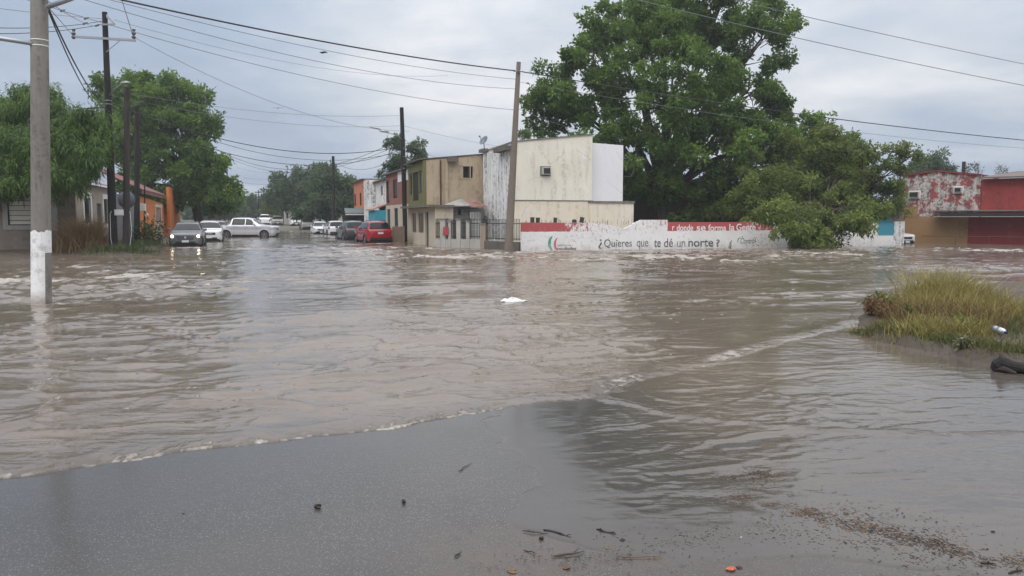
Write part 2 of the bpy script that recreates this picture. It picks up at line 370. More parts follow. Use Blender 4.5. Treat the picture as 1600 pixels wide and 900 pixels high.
# turbulence zones: along the corner wall, across the side street, and at the left round the concrete pole
def zone(pts, wd, soft): d, q = seg_dist(X, Y, pts); return 1 - sstep(wd, wd+soft, np.abs(d))
q = lambda *a: [g2(*b) for b in a]
tz = zone(q((600,392),(690,398),(760,396),(860,398),(960,401),(1080,402),(1200,397)), 2.2, 5.5)
tz = np.maximum(tz, .8*zone(q((1150,396),(1300,392),(1600,391)), 1.0, 4))
tz = np.maximum(tz, .6*zone(q((420,390),(520,386),(640,388)), .6, 4))
tz = np.maximum(tz, .85*zone(q((-120,440),(20,425),(110,440),(210,455)), 1.2, 3.6))
tz = np.maximum(tz, .35*zone(q((-100,415),(200,418),(420,430)), 2.5, 4))
bl = rid(X*.42 + fbm(X*.9, Y*.9, 44)*1.2, Y*.55, 40); bl2 = rid(X*1.5, Y*1.3, 41)
nearw = zone([tuple(W(10.5, 43)[:2]), tuple(W(13.4, 38.4)[:2]), tuple(W(39, 38.4)[:2])], .3, 1.6)
turb = -.07*nearw + tz * (1-.6*nearw) * ((bl**2-.55)*.11 + (bl2**2-.5)*.07*att(.7) + (fbm(X*3, Y*3, 45)-.5)*.07*att(.35) + (rid(X*3.4, Y*3, 49)-.5)*.04*att(.3))
cr1 = np.exp(-((ds-.20)/.22)**2) * sstep(g2(930,622)[0]-.5, g2(1000,600)[0], X)*(.55+.8*fbm(par*1.5, par*0, 51))
d2, p2_ = seg_dist(X, Y, CREST2); d2 = d2 + (fbm(p2_*1.1, p2_*0+2, 52)-.5)*.25
in2 = ((X > CREST2[0][0]) & (X < CREST2[-1][0]))
cr2 = np.exp(-(d2/.07)**2) * in2
mud = np.maximum(sstep(-.02, .04, ds)*(.50 + .50*sstep(0, .9, ds + (fbm(X*2, Y*2, 35)-.5)*.8)), film * (.22 + .78*(1 - sstep(.0, 3.4, -ds))) * sstep(g2(900,640)[0], g2(1150,640)[0], X))
rz = road_z(X, Y); base = np.maximum(rz, 0.0)
soft = sstep(g2(900,625)[0], g2(1150,560)[0], X)
edge = (.024 * np.sqrt(np.clip(ds/.22, 0, 1)))*(1-soft) + soft*(.012 + .016*sstep(0, 1.1, ds))
Zm = base + edge + (w1+w2+w3+w4) * (.25 + .75*sstep(0, 1.6, ds)) + turb + .020*cr1
fr = film * sstep(.25, 1.9, df)
Zf = rz + .006 + .012*sstep(g2(880,628)[0], g2(990,604)[0], X)*(1-sstep(0, .9, -ds)) + fr*((w2*.36 + w3*.9 + w4*1.2)) + .013*cr2
Zf = np.where(film > .02, Zf, rz - .03) ; Zf = rz - .03 + (Zf - rz + .03) * sstep(0.02, .5, film)
Zw = np.where(ds > 0, Zm, Zf)
foam_edge = np.exp(-((ds-.022)/.018)**2) * (.25 + .75*sstep(.32, .62, fbm(par*13, ds*20+par*2, 61, 4))) * (ds > -.01)
foam_edge = foam_edge + .50*np.exp(-((ds-.09)/.10)**2) * sstep(.48, .66, fbm(X*14, Y*14, 62, 3)) * (R_ < 16)
foam_edge = foam_edge * np.clip(1.0 - .62*sstep(g2(960,610)[0], g2(1010,600)[0], X) - .38*sstep(g2(1150,562)[0], g2(1260,530)[0], X) + .3*sstep(g2(1085,590)[0], g2(1130,570)[0], X)*(1-sstep(g2(1200,545)[0], g2(1230,540)[0], X)), 0, 1)
fm = tz * sstep(.46, .78, .45*bl**2 + .45*bl2**2 + .95*(fbm(X*2.8, Y*2.2, 46, 5)-.5)) * sstep(.40, .58, fbm(X*.32, Y*.5, 47))
pole_pts = [g2(65,475), g2(178,396), g2(197,396), g2(794,392), g2(634,380), g2(290,388), g2(590,381), g2(405,371), g2(356,371)]
for (ax_, ay_) in pole_pts: dpx = np.hypot((X-ax_-.25)*.55, Y-ay_); fm = np.maximum(fm, .75*(1-sstep(.12, .55 if ay_ < 20 else .9, dpx))*(.4+.6*sstep(.4,.6,fbm(X*5, Y*6, 66))))
pat = np.exp(-((X-g2(985,606)[0])/.30)**2) + np.exp(-((X-g2(1150,560)[0])/.55)**2)
fm = fm + .55*pat*np.exp(-((ds-.10)/.13)**2)*sstep(.40,.60,fbm(X*11, Y*11, 68))
fm = fm + .16*cr1*sstep(.5,.7,fbm(X*9, Y*9, 63)) + .25*cr2*sstep(.5, .7, fbm(X*8, Y*8, 64))
fm = np.maximum(fm, .5*sstep(.83, .86, fbm(X*8, Y*8, 69, 3))*(ds > .5)*(R_ < 22))
foam = np.clip(foam_edge*(.30+.55*sstep(.35,.65,fbm(par*1.6, par*0+5, 67))) + fm*1.15, 0, 1)
rip = (.55 + .6*calm) * np.where(ds > 0, .35 + .65*sstep(0, .6, ds), .06 + .85*fr)
Zw = Zw - .45 * sstep(100, 112, Y)
V = np.stack([X, Y, Zw], -1).reshape(-1, 3); ny, nx = X.shape; I = np.arange(nx*ny).reshape(ny, nx)
F = np.stack([I[:-1,:-1], I[1:,:-1], I[1:,1:], I[:-1,1:]], -1).reshape(-1, 4)
m, t, p = newmat('flood water'); o = objc(t)
at = lambda n: nd(t, 'ShaderNodeAttribute', attribute_name=n).outputs['Fac']
aM, aF, aR = at('mud'), at('foam'), at('ripple')
mudc = mixc(t, ramp(t, noise(t, mapping(t, o, (.5,1.1,1)), .6, 5, .6), .3, .7), (.126,.100,.080), (.182,.149,.120))
filmc = mixc(t, ramp(t, noise(t, o, 1.1, 5, .6), .35, .7), (.060,.055,.051), (.094,.086,.080))
filmc = mixc(t, ramp(t, noise(t, o, 160, 3, .6), .4, .7), [.06,.055,.052], filmc)
col = mixc(t, aM, filmc, mudc)
fc = mixc(t, ramp(t, noise(t, o, 9, 6, .7), .35, .65), (.36,.315,.27), (.60,.56,.51))
fb = math_(t, 'ADD', aF, math_(t, 'MULTIPLY', math_(t, 'SUBTRACT', noise(t, mapping(t, o, (1,.8,1)), 4.5, 9, .75), .5), 1.5)); aFb = math_(t, 'MULTIPLY', ramp(t, math_(t, 'MULTIPLY', fb, ramp(t, aF, .02, .3)), .2, .85), math_(t, 'MULTIPLY_ADD', ramp(t, noise(t, o, 22, 6, .8), .40, .58), .6, .4))
col = mixc(t, aFb, col, fc)
t.links.new(col, p.inputs['Base Color']); p.inputs['IOR'].default_value = 1.40
t.links.new(math_(t, 'ADD', math_(t, 'MULTIPLY_ADD', aF, .5, .05), math_(t, 'MULTIPLY', math_(t, 'SUBTRACT', 1.0, ramp(t, aR, .0, .45)), .13)), p.inputs['Roughness'])
h1 = noise(t, mapping(t, o, (1.6,3.6,1)), 1.5, 3, .6, .5)
h2 = noise(t, mapping(t, o, (1.5,3.4,1)), 7, 3, .6, .6)
h3 = noise(t, mapping(t, o, (1,1.8,1)), 26, 2, .6, .3)
hh = math_(t, 'ADD', math_(t, 'ADD', math_(t, 'MULTIPLY', h1, 1.0), math_(t, 'MULTIPLY', h2, .20)), math_(t, 'MULTIPLY', h3, .03))
hh = math_(t, 'MULTIPLY', hh, aR)
bn = bump(t, hh, .42, .026, None)
bump(t, math_(t, 'MULTIPLY', noise(t, o, 14, 8, .75), aF), .8, .05, p, bn)
M['water'] = m
tag(mesh_np('water', V, F, m, smooth=True, attrs={'mud': mud.ravel(), 'foam': foam.ravel(), 'ripple': rip.ravel()}), 'brown flood water running across the junction', 'water', kind='structure')

# ---- raised banks that stand out of the water
def bank(name, poly, zmax, fall, mat, label, step=.12, uvf=False, zb=-.12, nz=.06):
    P = [tuple(q) for q in poly]; xs = [a[0] for a in P]; ys = [a[1] for a in P]
    X, Y = np.meshgrid(np.arange(min(xs)-.5, max(xs)+.5, step), np.arange(min(ys)-.5, max(ys)+.5, step))
    ins = np.zeros(X.shape, bool)
    for (ax, ay), (bx, by) in zip(P, P[1:]+P[:1]):
        c = ((ay > Y) != (by > Y)) & (X < (bx-ax)*(Y-ay)/(by-ay+1e-12)+ax); ins ^= c
    d, _ = seg_dist(X, Y, P + P[:1]); d = np.abs(d) * np.where(ins, 1, -1) + (fbm(X*1.5, Y*1.5, 71)-.5)*fall*.8
    Z = zb + (zmax - zb) * sstep(-fall*.4, fall, d) + (fbm(X*2.2, Y*2.2, 72)-.5)*nz + (fbm(X*9, Y*9, 73)-.5)*.02
    ny, nx = X.shape; I = np.arange(nx*ny).reshape(ny, nx)
    F = np.stack([I[:-1,:-1], I[:-1,1:], I[1:,1:], I[1:,:-1]], -1).reshape(-1, 4)
    keep = d > -fall*.9; k = keep.reshape(-1)[F].any(1)
    tag(mesh_np(name, np.stack([X, Y, Z], -1).reshape(-1, 3), F[k], mat, smooth=True), label, name.replace('_', ' '), kind='structure')
    return lambda x, y: _bil(X, Y, Z, x, y)
def _bil(X, Y, Z, x, y):
    i = np.clip(np.round((np.asarray(x)-X[0,0])/(X[0,1]-X[0,0])).astype(int), 0, X.shape[1]-1)
    j = np.clip(np.round((np.asarray(y)-Y[0,0])/(Y[1,0]-Y[0,0])).astype(int), 0, X.shape[0]-1); return Z[j, i]
M['soil'] = stucco('wet soil', (.06,.045,.033), (.095,.074,.055), stain=(.04,.03,.022), amt=.6, scale=2.5, bs=.9, rough=.75)
M['gravel'] = stucco('wet gravel', (.17,.135,.11), (.24,.195,.165), stain=(.06,.045,.035), amt=.7, scale=4, bs=1, rough=.7)
IS_POLY = q((1330,500),(1352,530),(1420,548),(1500,566),(1600,585),(1760,640),(2100,700),(2600,520),(2200,442),(1760,438),(1620,443),(1540,448),(1480,458),(1420,472))
is_z = bank('bank', IS_POLY, .14, .30, M['soil'], 'wet earth bank rising out of the water at the right', step=.08)
lb = [g2(80,396), g2(150,399.5), g2(205,399.5), g2(236,396), g2(262,385)] + [tuple(W(-5.7, 72)[:2]), tuple(W(-13, 72)[:2]), tuple(W(-24, 44)[:2])]
lb_z = bank('verge', lb, .16, .7, M['soil'], 'narrow earth verge round the wooden poles at the left', step=.25)

# ================================================================== buildings (street frame: x = u, y = v)
def site(name, u, v, label, cat, group=None): return empty(name, W(u, v, 0), ST, label, cat, group)
def window(root, name, axis, a, P, z0, z1, wd, frame, bars=0, hbars=0, fr=.05, inset=.08, glass='glass', sill=True, trim=None, barmat='iron'):
    """a window as its own part; axis 'v': in a wall u=const facing -u (left); axis 'u': in a wall v=const facing -v. P = position of its low end along the wall, a = outer plane"""
    def bxx(mb, s0, s1, d0, d1, q0, q1):     # s along wall, d depth inward from the outer plane
        if axis == 'v': mb.box(a+d0, a+d1, P+s0, P+s1, q0, q1)
        else: mb.box(P+s0, P+s1, a+d0, a+d1, q0, q1)
    f = MB()
    bxx(f, 0, fr, inset-.03, inset+.04, z0, z1); bxx(f, wd-fr, wd, inset-.03, inset+.04, z0, z1)
    bxx(f, fr, wd-fr, inset-.03, inset+.04, z0, z0+fr); bxx(f, fr, wd-fr, inset-.03, inset+.04, z1-fr, z1)
    wo = f.build(name, frame, root)
    g = MB(); bxx(g, fr, wd-fr, inset, inset+.01, z0+fr, z1-fr); g.build('pane', M[glass] if isinstance(glass, str) else glass, wo)
    if bars or hbars:
        b = MB()
        for k in range(bars):
            s = wd*(k+1)/(bars+1); bxx(b, s-.012, s+.012, .01, .035, z0+.01, z1-.01)
        for k in range(hbars):
            z = z0+(z1-z0)*(k+1)/(hbars+1); bxx(b, .01, wd-.01, .036, .055, z-.012, z+.012)
        b.build('bars', M[barmat], wo)
    if trim:
        tm = MB(); w_ = trim[1]
        bxx(tm, -w_, 0, -.03, .02, z0-w_, z1+w_); bxx(tm, wd, wd+w_, -.03, .02, z0-w_, z1+w_)
        bxx(tm, 0, wd, -.03, .02, z0-w_, z0); bxx(tm, 0, wd, -.03, .02, z1, z1+w_); tm.build('trim', trim[0], wo)
    return wo
ac_mat = plain('air conditioner casing', (.42,.41,.38), .6)
def ac_unit(root, a, P, z, w_=.6, h=.42, frame=None):
    b = MB().box(P, P+w_, a-.28, a+.1, z, z+h); o = b.build('air_conditioner', ac_mat, root, bevel=.015)
    g = MB().box(P+.05, P+w_-.05, a-.292, a-.283, z+.05, z+h-.05); g.build('grille', M['trim'], o)
    f = MB()
    for (x0, x1, z0, z1) in ((P-.07,P-.002,z-.07,z+h+.07),(P+w_+.002,P+w_+.07,z-.07,z+h+.07),(P,P+w_,z-.07,z-.002),(P,P+w_,z+h+.002,z+h+.07)): f.box(x0,x1,a-.05,a+.05,z0,z1)
    f.build('frame', frame or M['white_frame'], o)

# ---------- A: white corner house
uA, vA0, vA1 = 14.1, 42.0, PU(757, 300, 14.1)[0]
m_wA = stucco('white corner wall', (.80,.80,.79), (.70,.70,.69), stain=(.045,.042,.036), amt=1.0, low=.50, scale=1.0, top=(4.2,6.2,1.8), topc=(.07,.066,.06))
m_wB = stucco('cream side wall', (.80,.765,.66), (.72,.68,.57), stain=(.22,.20,.16), amt=.7, low=.56, scale=.8, peel=(.80,.79,.74), peel_t=.58, top=(3.6,6.0,1.6))
m_wC = stucco('cream lower wall', (.74,.66,.52), (.78,.73,.63), stain=(.26,.22,.17), amt=.55, low=.56, scale=.9, top=(1.6,2.9,.8))
m_wD = stucco('smooth white wall', (.80,.80,.82), (.76,.76,.78), amt=.08)
rA = site('white_house', uA, vA0, 'tall white and cream stained corner house behind the painted wall', 'house')
du = lambda px, py, v: PV(px, py, v)
x1 = PV(925, 300, vA0)[0]-uA; zl = PV(803, 222, vA0)[1]; zr = PV(925, 211, vA0)[1]; zm = PV(860, 314, vA0)[1]
LA = vA1-vA0; x2 = PV(973, 300, vA0+.5)[0]-uA
z_wl = PU(760, 231, uA)[1]
acx = PV(847, 266, vA0)[0]-uA; acz = PV(847, 273, vA0)[1]
MB().wall((0,0), (x1,0), zm+.02, (zl, zr), th=.2).build('side_wall', m_wB, rA)
MB().wall((0,-.06), (x1,-.06), -.3, zm, th=.24).build('lower_wall', m_wC, rA)
MB().box(-.02, x1+.02, -.09, .1, zm+.001, zm+.045).build('ledge', M['concrete_dark'], rA)
b = MB().wall((0,LA), (0,0.2), -.3, (z_wl, zl-.02), th=.2)
b.wall((x1, .2), (x1, LA), -.3, (zr-.02, zr-.4)).wall((x1,LA),(.2,LA),-.3,(zr-.4, z_wl)); b.build('front_wall', m_wA, rA)
b = MB()
for s in (.25, 1.15, 2.0): b.box(-.16, .0-.003, LA-s-.32, LA-s, -.3, zl-.25 if s > 1 else z_wl-.05)
b.build('pilaster', m_wA, rA)
b = MB().box(-.35, .15, LA-.9, LA+.1, z_wl-.28, z_wl-.08).box(-.42, .1, .25, 2.6, zl-.42, zl-.17); b.build('canopy', M['concrete_dark'], rA)
b = MB().prism([(-.05,-.05,zl+.003),(x1+.05,-.05,zr+.003),(x1+.05,-.05,zr+.08),(-.05,-.05,zl+.07)], (0, LA, -.1)); b.build('roof', M['concrete'], rA)
zE = PV(973, 227, vA0+.5)[1]; zE0 = PV(927, 223, vA0+.5)[1]; zL = PV(930, 314, vA0-.3)[1]; x3 = PV(990, 330, vA0-.3)[0]-uA
b = MB().wall((x1+.003,.5), (x2,.5), zL-.1, (zE0, zE), th=.2).wall((x2,.7),(x2,5),-.3,(zE, zE-.5)); b.build('rear_extension', m_wD, rA)
b = MB().box(x1-.25, x3, -.3, 5, -.3, zL-.12); b.build('rear_room', m_wC, rA)
MB().box(x1-.28, x3+.05, -.36, 5.05, zL-.118, zL).build('parapet', M['concrete'], rA)
ac_unit(rA, 0, acx-.05, acz, .5, .42, M['concrete'])
b = MB().tube([(x2+.03, .4, zE-.5),(x2+.5,.3,zE-1.0),(x2+.65,.3,zE-1.5),(x2+.4,.3,zE-1.9),(x2+.05,.4,zE-1.85)], .012, 5); b.build('loose_cable', M['cable_grey'], rA)

# ---------- B: beige house with the green front
uB = 10.1; vB0 = vA1; vB1 = PU(638, 300, uB)[0]; vBg = PU(680, 350, uB)[0]
m_beige = stucco('beige plaster', (.46,.375,.265), (.40,.32,.225), stain=(.16,.12,.085), amt=.75, low=.53, scale=.8, seed=2, top=(4.4,5.6,1.4), topc=(.16,.125,.09))
m_green = stucco('olive green plaster', (.155,.155,.055), (.12,.125,.05), stain=(.05,.05,.03), amt=.5, seed=3)
m_cream = stucco('cream plaster', (.56,.49,.385), (.50,.43,.33), stain=(.2,.17,.13), amt=.5, seed=4)
m_cinder = block('grey cinder block', (.19,.18,.175), (.24,.23,.22))
rB = site('beige_house', uB, vB0, 'beige two-storey house with olive green upper front and slatted shutters', 'house')
LB = vB1-vB0; zt = PU(650, 258, uB)[1]; zf = PU(650, 322, uB)[1]; xr = uA-uB+.2
zsl = PV(664, 250, vB0)[1]; zsr = PV(757, 241, vB0)[1]
g0 = LB-.55; hw = [(LB-1.6, .9), (LB-3.9, 1.7), (LB-4.6,.45)]
uw = [(.35, 1.0), (1.55, 1.9), (3.7, .9)]
zu0, zu1 = zf+.75, zt-.45
holes = [(LB-(s+w_), LB-s, zu0 if k != 1 else zf+.35, zu1) for k, (s, w_) in enumerate(uw)]
b = MB().wall((0,LB), (0,0), zf, (zt, zsl), holes); b.build('green_front', m_green, rB)
m_shut = plain('brown slatted shutter', (.085,.07,.06), .7)
for k, (s, w_) in enumerate(uw):
    if k == 1: window(rB, 'shutter', 'v', 0, s, zf+.35, zu1, w_, m_shut, 7, glass=m_shut)
    else: window(rB, 'window', 'v', 0, s, zu0, zu1, w_, m_green, 1, fr=.1)
wx0, wz0 = PV(719, 278, vB0); wx1, wz1 = PV(734, 260, vB0); wx0 -= uB; wx1 -= uB
b = MB().wall((.2,0), (xr,0), zf-.4, (zsl, zsr), [(wx0, wx1, wz0, wz1)]); b.wall((xr,.2),(xr,LB),-.3,zsr-.2).wall((xr,LB),(.2,LB),-.3,(zsr-.2,zt)); b.build('side_wall', m_beige, rB)
window(rB, 'window', 'u', 0, wx0, wz0, wz1, wx1-wx0, plain('brown window frame', (.11,.075,.05), .7), 3, fr=.05, barmat='iron', trim=(m_beige, .06))
ux = PV(700, 250, vB0)[0]-uB; 
MB().box(ux-.22, ux-.02, -.12, -.003, zf, zsl+.08).build('pilaster', m_beige, rB)
MB().tube([(ux-.5,-.07,zf-.2),(ux-.5,-.07,zsl)], .05, 8).build('drainpipe', M['rust_iron'], rB)
cx0 = PV(698, 250, vB0)[0]-uB; cx1 = PV(714, 250, vB0)[0]-uB
MB().box(cx0, cx1, -.4, -.003, PV(700,252,vB0)[1]-.05, PV(700,246,vB0)[1]).build('canopy', M['concrete_dark'], rB)
b = MB().prism([(-.3,-.05,zsl+.003),(xr,-.05,zsr+.003),(xr,-.05,zsr+.07),(-.3,-.05,zsl+.07)], (0, LB+.05, -.02)); b.build('roof', M['concrete_dark'], rB)
# ground floor, wider than the floor above
y0 = vBg-vB0
gh = []; gw = [PU(x, 345, uB)[0]-vB0 for x in (669.5, 664.5, 662, 652.5, 650.5, 643)]
z_w0 = PU(650, 364, uB)[1]; z_w1 = PU(650, 332, uB)[1]
def hy(a, b_): return (LB-b_, LB-a)
holes = [(LB-gw[1], LB-gw[0], -.1, z_w1), (LB-gw[3], LB-gw[2], z_w0, z_w1), (LB-gw[5], LB-gw[4], z_w0, z_w1)]
b = MB().wall((-.003,LB), (-.003,y0), -.3, zf-.14, holes); b.wall((.2,y0),(1.1,y0),-.3,zf-.14); b.build('ground_floor_wall', m_cream, rB)
m_dk = plain('dark doorway', (.03,.028,.025), .6)
dr = MB().box(.10,.14, gw[0]+.04, gw[1]-.04, -.1, z_w1).build('door', m_dk, rB); MB().box(.07,.099, gw[0]+.12, gw[0]+.17, .9, .98).build('handle', M['chrome'], dr)
for k in (2, 4): window(rB, 'window', 'v', 0, gw[k], z_w0, z_w1, gw[k+1]-gw[k], m_cream, 2, fr=.06, glass=plain('curtained pane', (.17,.13,.08), .3))
MB().box(-.55, 1.1, y0-.25, LB+.1, zf-.138, zf-.003).build('slab', M['concrete_dark'], rB)

# ---------- porch of the corner plot, in front of the beige side wall
vp = PU(680, 350, uB)[0]
rP = site('porch', uB, vB0, 'grey cinder block porch with a sloping tin and tile roof', 'porch')
p_u = lambda px, py, v: (PV(px, py, v)[0]-uB, PV(px, py, v)[1])
vq = vB0 - 1.6
xa, za = p_u(690, 319, vq); xb, zb_ = p_u(757, 308, vq)
b = MB().wall((.35,-1.55),(p_u(733,340,vB0-1.55)[0],-1.55),-.3, zf-.1, [(p_u(707,330,vB0-1.55)[0], p_u(712,330,vB0-1.55)[0], 1.9, 2.3)]); b.build('block_wall', m_cinder, rP)
b = MB().box(0.02,.33,-1.6,-1.3,-.3,zf-.14); b.build('pillar', M['concrete_dark'], rP)
b = MB().box(p_u(733,340,vB0-1.5)[0], xb, -1.3, -1.1, -.3, 2.3); b.build('back_wall', stucco('pale grey plaster', (.42,.42,.42)), rP)
xm, zm_ = p_u(732, 313, vq)
m_tin = stucco('whitened tin', (.40,.38,.36), (.26,.24,.225), amt=.8, low=.5); m_tile = stucco('faded clay tile', (.36,.18,.14), (.50,.40,.36), stain=(.1,.06,.05), amt=.7, scale=2)
MB().prism([(xa-.1,-2.0,zf-.10),(xm,-2.0,zf-.06),(xm,-.1,zf+.42),(xa+.7,-.1,zf+.10)], (0,0,.05)).build('tin_roof', m_tin, rP)
b = MB()
for k in range(8):
    y = -2.3 + k*.3; z = zf-.13 + k*.062; b.box(xm+.01, xb-.05, y, y+.31, z, z+.09)
b.build('tile_roof', m_tile, rP)
g = MB(); gx0 = p_u(735,340,vB0-1.9)[0]; gx1 = p_u(750,340,vB0-1.9)[0]
for k in range(7): xx = gx0+(gx1-gx0)*k/6; g.box(xx-.015, xx+.015, -1.92, -1.89, .1, 2.05)
for z in (.12, 1.0, 1.5, 2.03): g.box(gx0-.02, gx1+.02, -1.888, -1.86, z, z+.03)
g.build('gate', M['white_frame'], rP)

# ---------- C: red brick over cream, D: white house, E..: further row
def rowhouse(name, v0, v1, u, ztop, zfl, upper, lower, label, ups, downs, roof=True, depth=7, front='upper_front'):
    r = site(name, u, v0, label, 'house'); L = v1-v0
    hu = [(L-(s+w_), L-s, a, b_) for s, w_, a, b_ in ups]; hd = [(L-(s+w_), L-s, a, b_) for s, w_, a, b_ in downs]
    MB().wall((0,L),(0,0),zfl,ztop,hu).build(front, upper, r)
    b = MB().wall((.004,L),(.004,0),-.3,zfl-.003,hd); b.wall((.2,0),(depth,0),-.3,ztop).wall((depth,.2),(depth,L),-.3,ztop).wall((depth,L),(.2,L),-.3,ztop); b.build('walls', lower, r)
    for s, w_, a, b_ in ups + downs:
        if a < 0: 
            d = MB().box(.08,.13,s,s+w_,a,b_).build('door', m_dk, r); MB().box(.05,.079,s+.1,s+.16,.9,1.0).build('handle', M['chrome'], d)
        else: window(r, 'window', 'v', 0, s, a, b_, w_, M['trim'], 3)
    MB().box(-.25, depth, -.02+.03, L-.03, ztop+.002, ztop+.10).build('roof', M['concrete_dark'], r)
    return r
m_brick = block('red brick', (.30,.085,.055), (.30,.20,.16), .24, .08, .5)
vC1 = PU(603, 300, uB)[0]; LC = vC1 - vB1; zbt = PU(615, 271, uB)[1]; zbf = PU(618, 320, uB)[1]
pc = lambda a: PU(a, 300, uB)[0]-vB1
rC = rowhouse('brick_house', vB1, vC1, uB, zbt, zbf, m_brick, m_cream, 'two-storey house with red brick upper floor above a cream ground floor',
    [(pc(621), pc(614)-pc(621), zbf+.5, zbt-.5), (pc(608.5), pc(604)-pc(608.5), zbf+.2, zbt-.4)], [(pc(621), pc(615.5)-pc(621), 1.0, zbf-.25), (pc(609), pc(604)-pc(609), -.2, zbf-.3)])
MB().wall((-.02,pc(622)),(-.02,0),zbt-.75,zbt+.1,th=.018).build('plaster_parapet', m_wD, rC)
vD1 = PU(579, 300, uB)[0]; pd = lambda a: PU(a, 300, uB)[0]-vC1
zdt = PU(590, 285, uB)[1]
rD = rowhouse('white_row_house', vC1+.01, vD1, uB, zdt, 2.5, m_wA, m_wD, 'narrow white two-storey house with turquoise ground-floor entrance', [(pc(598)-pc(603)+.05, .9, 3.6, 4.4)], [])
MB().box(-.9, -.005, .15, pd(592), -.3, 2.35).build('turquoise_porch', stucco('turquoise paint', (.06,.36,.47), (.05,.30,.40)), rD)
MB().prism([(-1.1,.05,2.353),(-.005,.05,2.75),(-.005,.05,2.85),(-1.1,.05,2.45)], (0, pd(592), 0)).build('awning', m_tile, rD)
MB().box(-.7, -.01, pd(586.5), pd(580.5), -.3, zdt+.25).build('front_tower', m_wA, rD)
vE0 = vD1 + .3; vE1 = PU(570, 300, 10.4)[0]
rowhouse('blue_grey_house', vE0, vE1, 10.4, PU(574,292,10.4)[1], 2.4, stucco('blue grey paint', (.20,.23,.28)), m_cinder, 'blue-grey two-storey house front behind a dark carport', [(.8,1.2,3.2,4.4)], [])
vF1 = PU(553, 300, 10.4)[0]; m_or = stucco('orange brick plaster', (.56,.20,.10), (.48,.16,.08), amt=.3)
rowhouse('salmon_house', vE1+.2, vF1, 10.4, PU(562,283,10.4)[1], 2.4, m_or, m_cream, 'salmon orange two-storey house at the far end of the row', [(2.5,1.4,3.0,4.3),(7,1.4,3.0,4.3)], [])
vcp = vD1+2
rK = site('carport', 6.2, vcp, 'low dark carport with grey shingled roof beyond the white row house', 'carport')
cpk = lambda px, py: PU(px, py, 6.2)
zc0 = PV(560, 345, vcp)[1]; ua = PV(539, 330, vcp)[0]-6.2; ub = PV(578, 330, vcp)[0]-6.2; zc1 = PV(560, 326, vcp)[1]; zc2 = PV(560, 334, vcp)[1]
MB().prism([(ua,0,zc2),(ub,0,zc2),(ub-.1,3.2,zc1),(ua+.3,3.2,zc1)], (0,0,.08)).build('roof', stucco('grey shingle', (.13,.15,.15)), rK)
MB().box(ua+.05,ub,.02,.12,zc2-.12,zc2-.003).build('fascia', M['white_frame'], rK)
MB().box(ua+.4,ub,3.0,3.1,-.3,zc1-.01).build('back_panel', M['trim'], rK); MB().box(ua+1.2,ub,.3,.35,-.3,zc2-.35).build('mesh_panel', M['trim'], rK)
for xx in (ua+.1, (ua+ub)/2, ub-.1): MB().box(xx,xx+.1,.1,.2,-.3,zc2-.13).build('post', M['iron'], rK)
# small pale house far down the street and its neighbours
for (px0, px1, py, Yd, c, lb_) in ((443,453,318,135,(.50,.47,.42),'tiny pale house wall glimpsed between trees down the street'), (700,760,0,0,None,None)):
    if c is None: continue
    a = D(px0, py, Yd); b_ = D(px1, py, Yd); r = empty('far_house', (a.x, a.y, 0), 0, lb_, 'house')
    MB().wall((0,0),(b_.x-a.x,0),0,a.z,[(.4,.8,1.6,2.6)]).wall((b_.x-a.x,.2),(b_.x-a.x,5),0,a.z).build('walls', stucco('far pale plaster', c), r)
    MB().box(-.1,b_.x-a.x+.1,-.1,5,a.z+.002,a.z+.15).build('roof', M['concrete'], r)
    f = MB().box(.42,.78,.1,.12,1.62,2.58).build('window', M['glass'], r)
# brown gate leaf box beside the black pole
pa = G(613, 379); pb = G(632, 381)
rG = empty('board_fence', (pa.x, pa.y, 0), math.atan2(pb.y-pa.y, pb.x-pa.x), 'low brown board fence beside the black lamp pole', 'fence'); Lg = (pb-pa).length
b = MB()
for k in range(6): b.box(Lg*k/6+.008, Lg*(k+1)/6-.008, 0, .03, -.2, 1.12+.03*((k*7) % 3))
b.build('boards', stucco('brown boards', (.17,.115,.08), (.13,.09,.06), scale=2), rG)
MB().box(0,Lg,.032,.07,.85,.93).box(0,Lg,.032,.07,.2,.28).build('rail', M['wood_brown'], rG)

# ---------- iron fences on the corner
def iron_fence(p, qd, z0, z1, nbar, label, posts=(), mat='iron', plinth=0, spikes=True, group=None, pm=None):
    p = Vector(p); qd = Vector(qd); d = qd-p; L = d.length
    r = empty('iron_fence', (p.x, p.y, 0), math.atan2(d.y, d.x), label, 'fence', group)
    b = MB()
    for k in range(nbar):
        x = L*(k+.5)/nbar; zt = z1+random.uniform(-.02,.02)
        b.box(x-.011, x+.011, -.011, .011, z0, zt)
        if spikes: b.add([(x-.03,-.01,zt-.005),(x+.03,-.01,zt-.005),(x+.03,.01,zt-.005),(x-.03,.01,zt-.005),(x,0,zt+.1)], [(0,3,2,1),(0,1,4),(1,2,4),(2,3,4),(3,0,4)])
    b.build('bars', M[mat], r)
    MB().box(0,L,.012,.035,z0+.08,z0+.12).box(0,L,.012,.035,z1-.22,z1-.18).build('rail', M[mat], r)
    if plinth: MB().box(0,L,-.1,.12,-.3,plinth).build('plinth', pm or M['concrete'], r)
    for (x, w_, z, mt) in posts:
        o = MB().box(x-w_/2,x+w_/2,-.14,.16,-.3,z).build('post', mt, r, bevel=.01)
        MB().box(x-w_/2-.04,x+w_/2+.04,-.18,.2,z+.002,z+.08).build('cap', M['concrete'], o)
    return r
random.seed(5)
fA = W(uB, vBg-.05); fBp = G(757, 387.5); fC = G(815, 390.6)
LL = (Vector(fBp[:2])-Vector(fA[:2])).length
pal = stucco('pale plastered post', (.48,.46,.42), (.36,.34,.31), amt=.6)
